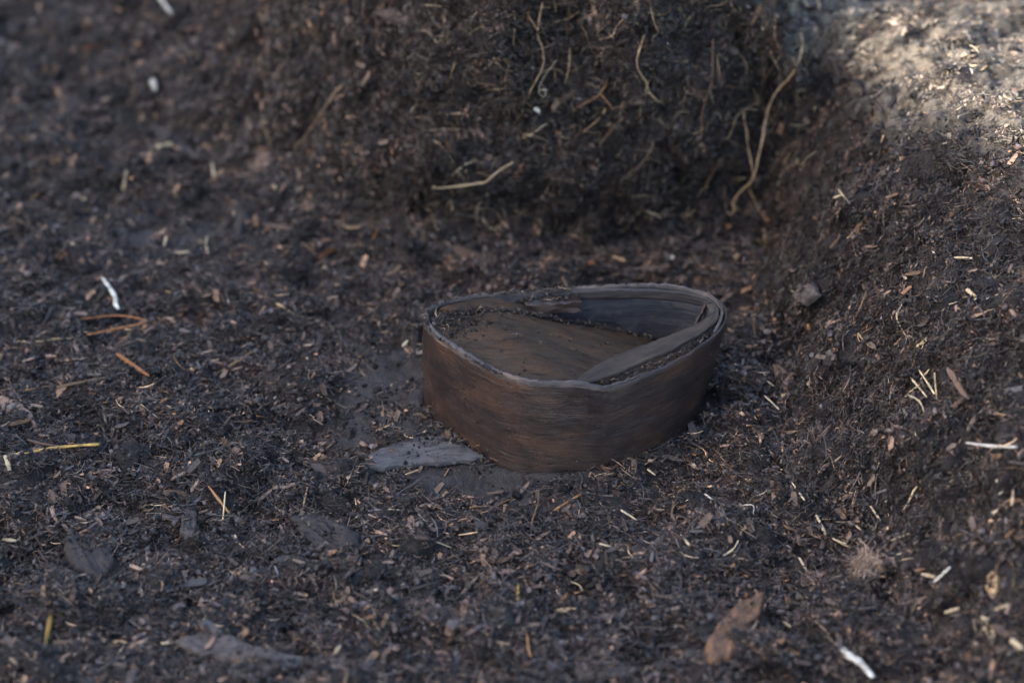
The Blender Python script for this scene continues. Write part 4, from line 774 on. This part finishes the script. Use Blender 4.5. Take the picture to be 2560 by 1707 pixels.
('blade','straw_chip','straw','straw_cream',3.35,0,'small cream straw chip lying on the right bank','cream chips strewn on the right bank',[(0.314,-0.368),(0.322,-0.37)]),
('blade','straw_chip','straw','straw_cream',2.39,0,'small cream straw chip lying on the right bank','cream chips strewn on the right bank',[(0.264,-0.274),(0.276,-0.278)]),
('blade','straw_chip','straw','straw_cream',2.78,0,'small cream straw chip lying on the right bank','cream chips strewn on the right bank',[(0.218,-0.232),(0.222,-0.246)]),
('blade','straw_chip','straw','straw_cream',1.88,0,'small cream straw chip lying on the right bank','cream chips strewn on the right bank',[(0.204,-0.202),(0.21,-0.222)]),
('blade','straw_chip','straw','straw_cream',1.84,0,'small cream straw chip lying on the right bank','cream chips strewn on the right bank',[(0.24,-0.24),(0.244,-0.248)]),
('blade','straw_chip','straw','straw_cream',2.51,0,'small cream straw chip lying on the right bank','cream chips strewn on the right bank',[(0.206,-0.21),(0.212,-0.208)]),
('blade','straw_chip','straw','straw_cream',2.14,0,'small cream straw chip lying on the right bank','cream chips strewn on the right bank',[(0.16,-0.26),(0.164,-0.25)]),
('blade','straw_chip','straw','straw_cream',2.75,0,'small cream straw chip lying on the right bank','cream chips strewn on the right bank',[(0.226,-0.248),(0.236,-0.256)]),
('blade','straw_chip','straw','straw_cream',2.62,0,'small cream straw chip lying on the right bank','cream chips strewn on the right bank',[(0.182,-0.328),(0.186,-0.336)]),
('blade','straw_chip','straw','straw_cream',3.48,0,'small cream straw chip lying on the right bank','cream chips strewn on the right bank',[(0.28,-0.316),(0.288,-0.326)]),
('blade','straw_chip','straw','straw_cream',2.42,0,'small cream straw chip lying on the right bank','cream chips strewn on the right bank',[(0.2,-0.266),(0.206,-0.274)]),
('blade','straw_chip','straw','straw_cream',1.94,0,'small cream straw chip lying on the right bank','cream chips strewn on the right bank',[(0.304,-0.072),(0.304,-0.082)]),
('blade','straw_chip','straw','straw_cream',1.87,0,'small cream straw chip lying on the right bank','cream chips strewn on the right bank',[(0.304,-0.15),(0.3,-0.158)]),
('blade','straw_chip','straw','straw_cream',1.86,0,'small cream straw chip lying on the right bank','cream chips strewn on the right bank',[(0.238,-0.214),(0.242,-0.218)]),
('blade','straw_chip','straw','straw_cream',2.14,0,'small cream straw chip lying on the right bank','cream chips strewn on the right bank',[(0.252,-0.236),(0.254,-0.246)]),
('tube','fallen_root','root','root_pale',3.08,2,'pale root stub at the sunlit top of the right bank',None,[(0.256,0.476),(0.248,0.438)]),
('tube','fallen_root','root','white_root',3.51,2,'pale bent root at the sunlit crest of the right bank',None,[(0.292,0.504),(0.284,0.472),(0.274,0.446)]),
('tube','fallen_root','root','root_tan',2.71,2,'tan root stub between two pale ones on the sunlit crest',None,[(0.278,0.492),(0.268,0.458),(0.268,0.434)]),
('slab','grey_board','board','slate_board',3.89,0,'flat slate-grey board fragment half buried beside the box',None,[(-0.108,-0.162),(-0.1,-0.148),(-0.084,-0.138),(-0.062,-0.132),(-0.042,-0.134),(-0.038,-0.142),(-0.022,-0.156),(-0.03,-0.162),(-0.056,-0.166),(-0.076,-0.168),(-0.094,-0.172),(-0.104,-0.17)]),
('slab','bark_slab','bark','bark_grey',9.65,0,'large pale grey bark slab at the front of the floor',None,[(-0.22,-0.358),(-0.208,-0.352),(-0.188,-0.352),(-0.176,-0.36),(-0.152,-0.368),(-0.134,-0.376),(-0.138,-0.384),(-0.162,-0.386),(-0.178,-0.384),(-0.192,-0.374),(-0.21,-0.368)]),
('slab','bark_slab','bark','bark_grey',6.74,0,'grey wood slab flat at the front edge by the orange stalk',None,[(0.04,-0.38),(0.064,-0.376),(0.08,-0.382),(0.078,-0.392),(0.042,-0.394)]),
('slab','bark_piece','bark','rust_wood',7.46,0,'large rusty brown bark piece leaning on the front clods',None,[(0.17,-0.318),(0.168,-0.33),(0.156,-0.352),(0.142,-0.38),(0.128,-0.386),(0.124,-0.374),(0.132,-0.356),(0.15,-0.33)]),
('slab','bark_chip','bark','bark_grey',6.2,0,'upright brown-grey bark chip on the clods below the grey board',None,[(-0.232,-0.206),(-0.226,-0.208),(-0.224,-0.234),(-0.224,-0.25),(-0.23,-0.252),(-0.234,-0.24),(-0.236,-0.222)]),
('slab','wood_lump','wood','slate_brown',12.25,0,'broad dark wood lump with a shadowed underside in front of the grey board',None,[(-0.158,-0.23),(-0.144,-0.226),(-0.126,-0.234),(-0.106,-0.25),(-0.106,-0.266),(-0.114,-0.28),(-0.128,-0.274),(-0.148,-0.25)]),
('slab','wood_chip','wood','slate',2.71,0,'thin slate-coloured chip at the foot of the dark wood lump',None,[(-0.162,-0.278),(-0.146,-0.272),(-0.138,-0.274),(-0.148,-0.282),(-0.16,-0.286)]),
('slab','wood_lump','wood','slate_brown',10.89,0,'rounded dark grey wood lump on the clods at the front left',None,[(-0.314,-0.252),(-0.3,-0.246),(-0.282,-0.256),(-0.274,-0.278),(-0.28,-0.296),(-0.294,-0.294),(-0.31,-0.274)]),
('slab','wood_piece','wood','wood_pink',5.33,0,'pinkish decayed wood piece at the left edge of the floor',None,[(-0.4,-0.088),(-0.38,-0.096),(-0.366,-0.11),(-0.358,-0.126),(-0.372,-0.118),(-0.396,-0.106)]),
('slab','wood_splinter','wood','slate_brown',5.76,0,'long dark purple wood splinter on the left slope',None,[(-0.35,0.348),(-0.336,0.34),(-0.308,0.314),(-0.286,0.286),(-0.3,0.29),(-0.328,0.316)]),
('slab','wood_chip','wood','wood_pink',4.81,0,'pinkish upright wood chip on the slope left of the face',None,[(-0.236,0.284),(-0.224,0.28),(-0.22,0.266),(-0.228,0.26),(-0.238,0.262)]),
('slab','wood_chip','wood','wood_pink',4.57,0,'pink-grey wood chip standing near the slope top',None,[(-0.144,0.346),(-0.138,0.354),(-0.13,0.362),(-0.124,0.362),(-0.126,0.35),(-0.14,0.342)]),
('slab','wood_chip','wood','straw_cream',3.85,0,'cream chip beside the standing pink-grey chip',None,[(-0.15,0.352),(-0.144,0.352),(-0.142,0.346),(-0.146,0.344)]),
('slab','wood_chip','wood','wood_pink',2.94,0,'pinkish split chip stuck in the lower dark face',None,[(-0.036,0.254),(-0.028,0.256),(-0.016,0.246),(-0.022,0.242)]),
('slab','wood_chip','wood','wood_dark',6.65,0,'broad dark wood chip near the top of the slope',None,[(-0.112,0.364),(-0.096,0.364),(-0.082,0.354),(-0.08,0.346),(-0.1,0.352)]),
('slab','husk','husk','straw_tan',3.39,0,'oval orange-tan husk at the right edge of the bank',None,[(0.318,-0.338),(0.32,-0.346),(0.318,-0.354),(0.314,-0.358),(0.312,-0.35),(0.314,-0.34)]),
('slab','husk','husk','straw_cream',3.34,0,'oval pale husk below the orange-tan one',None,[(0.306,-0.366),(0.31,-0.37),(0.312,-0.382),(0.31,-0.39),(0.308,-0.39),(0.306,-0.378)]),
('slab','seed_husk','husk','wood_grey',2.74,0,'grey seed-shaped husk by the upright brown twig',None,[(0.094,-0.272),(0.098,-0.26),(0.104,-0.252),(0.108,-0.25),(0.106,-0.258),(0.1,-0.268)]),
('slab','wood_chip','wood','bark_grey',5.48,0,'flat pale-grey flake on the corner of the right bank',None,[(0.238,-0.004),(0.244,-0.01),(0.25,-0.026),(0.25,-0.042),(0.242,-0.036),(0.238,-0.02)]),
('slab','wood_chip','wood','slate_brown',5.4,0,'brown wood chip stuck upright in the clods at the far left floor',None,[(-0.404,0.178),(-0.386,0.182),(-0.384,0.174),(-0.4,0.168)])]
TUFT=(.246,-.292)
cur=None; SLABTOP=[]
for k,(sh,name,cat,mat,mm,hang,label,group,pts) in enumerate(ITEMS):
    w_=mm*.001*(.78 if (group and sh=='blade') or name in ('hanging_root','+branch') else 1); Lg=sum(math.dist(a,b) for a,b in zip(pts,pts[1:]))
    if sh=='slab':
        V,T,Q=slab_mesh(pts,w_*(.5 if w_>.008 else .8),k)
        if w_>.003 and Lg>.03: SLABTOP.append(V[54*3:][::5])
    else:
        n=int(np.clip(Lg/.004,7,46))
        C,Nn=path_on_ground(pts,n,w_/2,hang,rigid=(sh=='blade' or len(pts)<3))
        tt=np.linspace(0,1,n); g=np.random.default_rng(k)
        if sh=='tube':
            if len(pts)>2: C=C+g.normal(0,w_*.30,C.shape)
            if len(pts)>2: C[1:-1]=(C[:-2]+2*C[1:-1]+C[2:])/4
            V,T,Q=tube_mesh(C,w_*.5*(1-.55*tt)*(1+.15*np.sin(tt*19+k)),6,.14,k)
        else:
            ends=np.minimum(1,.72+np.minimum(tt,1-tt)*3); V,T,Q=tube_mesh(C,w_*.5*ends*(1+.12*np.sin(tt*7+k)),6,.10,k,Nn,.55)
    if name.startswith('+'):
        ob=place(name[1:],V,T,Q,M[mat],True); ob.parent=cur; bpy.context.view_layer.update(); ob.matrix_parent_inverse=cur.matrix_world.inverted()
    else: cur=place(name,V,T,Q,M[mat],sh!='slab',label=label,cat=cat,group=group)
# crumbs lying on the larger pieces of wood
if SLABTOP:
    q=np.concatenate(SLABTOP); collect('crumbs_on_wood',crumbs(640,.0004,2.0,.0016,fixed(q))+[fibres(120,.003,.01,.0003,.0006,fixed(q),BR,[4,4,3,1,1,1],.2,.9)],M['debris'],'peat crumbs lying on the larger wood and bark pieces','peat')
# fine hair roots in the peat face
fw=(NB[...,2]<.62)*(SS>.13)*(UU>-.08)*(UU<.26); hair=picker(fw.astype(float)+1e-9)
collect('hair_roots',[fibres(1500,.009,.04,.0003,.0008,hair,[(.30,.21,.12),(.2,.13,.075),(.42,.33,.21)],[3,3,1.5],.5,1.0,6)],M['fibre'],'fine pale hair roots sprouting from the peat face','roots')
# tuft of felted fibres on the right bank
tx,ts=TUFT; n=170; P=np.column_stack([rng.normal(tx,.007,n),rng.normal(ts,.006,n)])
def tf_(n): return surf(P[:,0],P[:,1],G)+surf(P[:,0],P[:,1],NB)*rng.uniform(0,.007,(n,1)),surf(P[:,0],P[:,1],NB),None,None
V,F,C=fibres(n,.010,.026,.0005,.0011,tf_,[(.26,.18,.13),(.17,.11,.08),(.40,.30,.22)],[3,2,1.5],.7,.9)
o=V.mean(0); o[2]=V[:,2].min(); me=mesh_np('fibre_tuft',V-o,F,col_=C); ob=obj('fibre_tuft',me,M['fibre'],label='felted pinkish tuft of root fibres on the right bank',cat='fibre tuft'); ob.location=o
# ------------------------------------------------------------------ loose pieces one could pick up, many alike
from mathutils import Matrix
def scatter(kind,templates,mats,n,src,rfun,label,cat,group,lift=.2,tl=.3):
    P,Nn,x,s=src(n); nv=tilt(Nn,tl); A,Bv=frame(nv,rng.uniform(0,6.3,n)); Nv=np.cross(A,Bv)
    for q in range(n):
        me=templates[rng.integers(len(templates))]; r=rfun()
        ob=bpy.data.objects.new(kind,me); col.objects.link(ob)
        m=Matrix([[A[q][i]*r,Bv[q][i]*r,Nv[q][i]*r,P[q][i]+Nn[q][i]*(r*lift+.0011)] for i in range(3)]+[[0,0,0,1]]); ob.matrix_world=m
        ob['label']=label; ob['category']=cat; ob['group']=group
def chips(seed,els,mats):
    out=[]
    for k,e in enumerate(els):
        tv,tf=chip_template(e,seed+k,10); me=mesh_np('chip',tv*[1,1,.9],tf); me.materials.append(M[mats[k%len(mats)]]); out.append(me)
    return out
scatter('wood_chip',chips(500,[2.4,3.5,4,5,7,2.6,3.8,6,4.5,3,8,5.5,9,6.5],['wood_dark','wood_brown','wood_pink','wood_brown','wood_pink','wood_grey','wood_brown','rust','straw_tan']),None,290,loose,lambda:float(np.clip(rng.lognormal(math.log(.0075),.38),.0035,.017)),'loose brown or grey wood chip among many on the crumbled peat','wood chip','loose wood chips on the peat',.10)
# peat clods
cm=[]
v3,f3=ico_sub(*ico_sub(*ico_sub(IV,IF)))
for k in range(8):
    g=np.random.default_rng(700+k); a=np.zeros(len(v3))
    for fq,am in ((1.7,.20),(3.6,.13),(7.5,.09),(15,.05)):
        ph=g.uniform(0,6.3,6); a+=am*(np.sin(fq*v3[:,0]+ph[0])*np.sin(fq*v3[:,1]+ph[1])+np.sin(fq*v3[:,2]+ph[2])*np.sin(fq*v3[:,0]+ph[3]))
    a+=g.normal(0,.045,len(v3)); d=v3*(1+a)[:,None]*[1.2,.95,.68]; V=[d];F=[f3];C=[np.tile(np.array(SOIL_M)*.9,(len(d),1))]; o=len(d)
    for q in g.choice(len(d),70,replace=False):
        r=g.uniform(.06,.17); V.append(d[q]+IV*(1+g.normal(0,.25,(12,1)))*r*g.uniform(.6,1.2,3)); F.append(IF+o); o+=12; C.append(np.tile(np.array(PEAT[g.integers(4)])*math.exp(g.normal(0,.3)),(12,1)))
    for q in g.choice(len(d),26,replace=False):
        tv,tf=chip_template(g.uniform(2,7),int(g.integers(1e6)),6); A,Bv=frame(v3[q][None],np.array([g.uniform(0,6.3)])); s_=g.uniform(.12,.4); V.append(d[q]+s_*(tv[:,:1]*A+tv[:,1:2]*Bv+tv[:,2:]*v3[q])); F.append(tf+o); o+=len(tv); C.append(np.tile(np.array(CH[g.integers(4)])*.8,(len(tv),1)))
    me=mesh_np('clod',np.concatenate(V),np.concatenate(F),col_=np.concatenate(C)); me.materials.append(M['debris']); cm.append(me)
scatter('peat_clod',cm,None,150,loose,lambda:float(np.clip(rng.lognormal(math.log(.0055),.4),.003,.014)),'loose dark peat clod among many on the pit floor','clod','loose peat clods',.25,.4)
# thin twigs and straws
def twigs(seed,mats,n,el):
    out=[]
    for k in range(n):
        g=np.random.default_rng(seed+k); t=np.linspace(-1,1,8); C=np.column_stack([t,g.normal(0,.14)*t**2+g.normal(0,.10)*t**3+g.normal(0,.015,8),g.normal(0,.05)*t**2+.04+g.normal(0,.01,8)])
        V,T,Q=tube_mesh(C,np.full(8,el*g.uniform(.7,1.3))*(1-.25*t**2),5,.12,seed+k); me=mesh_np('twig',V,T,Q,smooth=True); me.materials.append(M[mats[k%len(mats)]]); out.append(me)
    return out
scatter('dark_twig',twigs(800,['wood_brown','root_brown','wood_dark','wood_grey','root_brown'],10,.055),None,200,loose,lambda:float(np.clip(rng.lognormal(math.log(.0105),.38),.005,.024)),'thin dark twig among many lying on the peat','twig','thin dark twigs on the peat',.06,.22)
scatter('loose_straw',twigs(850,['straw_tan','straw_cream','straw_tan','orange','straw_cream','root_tan'],12,.085),None,190,pale,lambda:float(np.clip(rng.lognormal(math.log(.0045),.35),.0022,.010)),'loose thin straw bit among many on the peat','straw bit','loose straw bits on the peat',.1,.3)
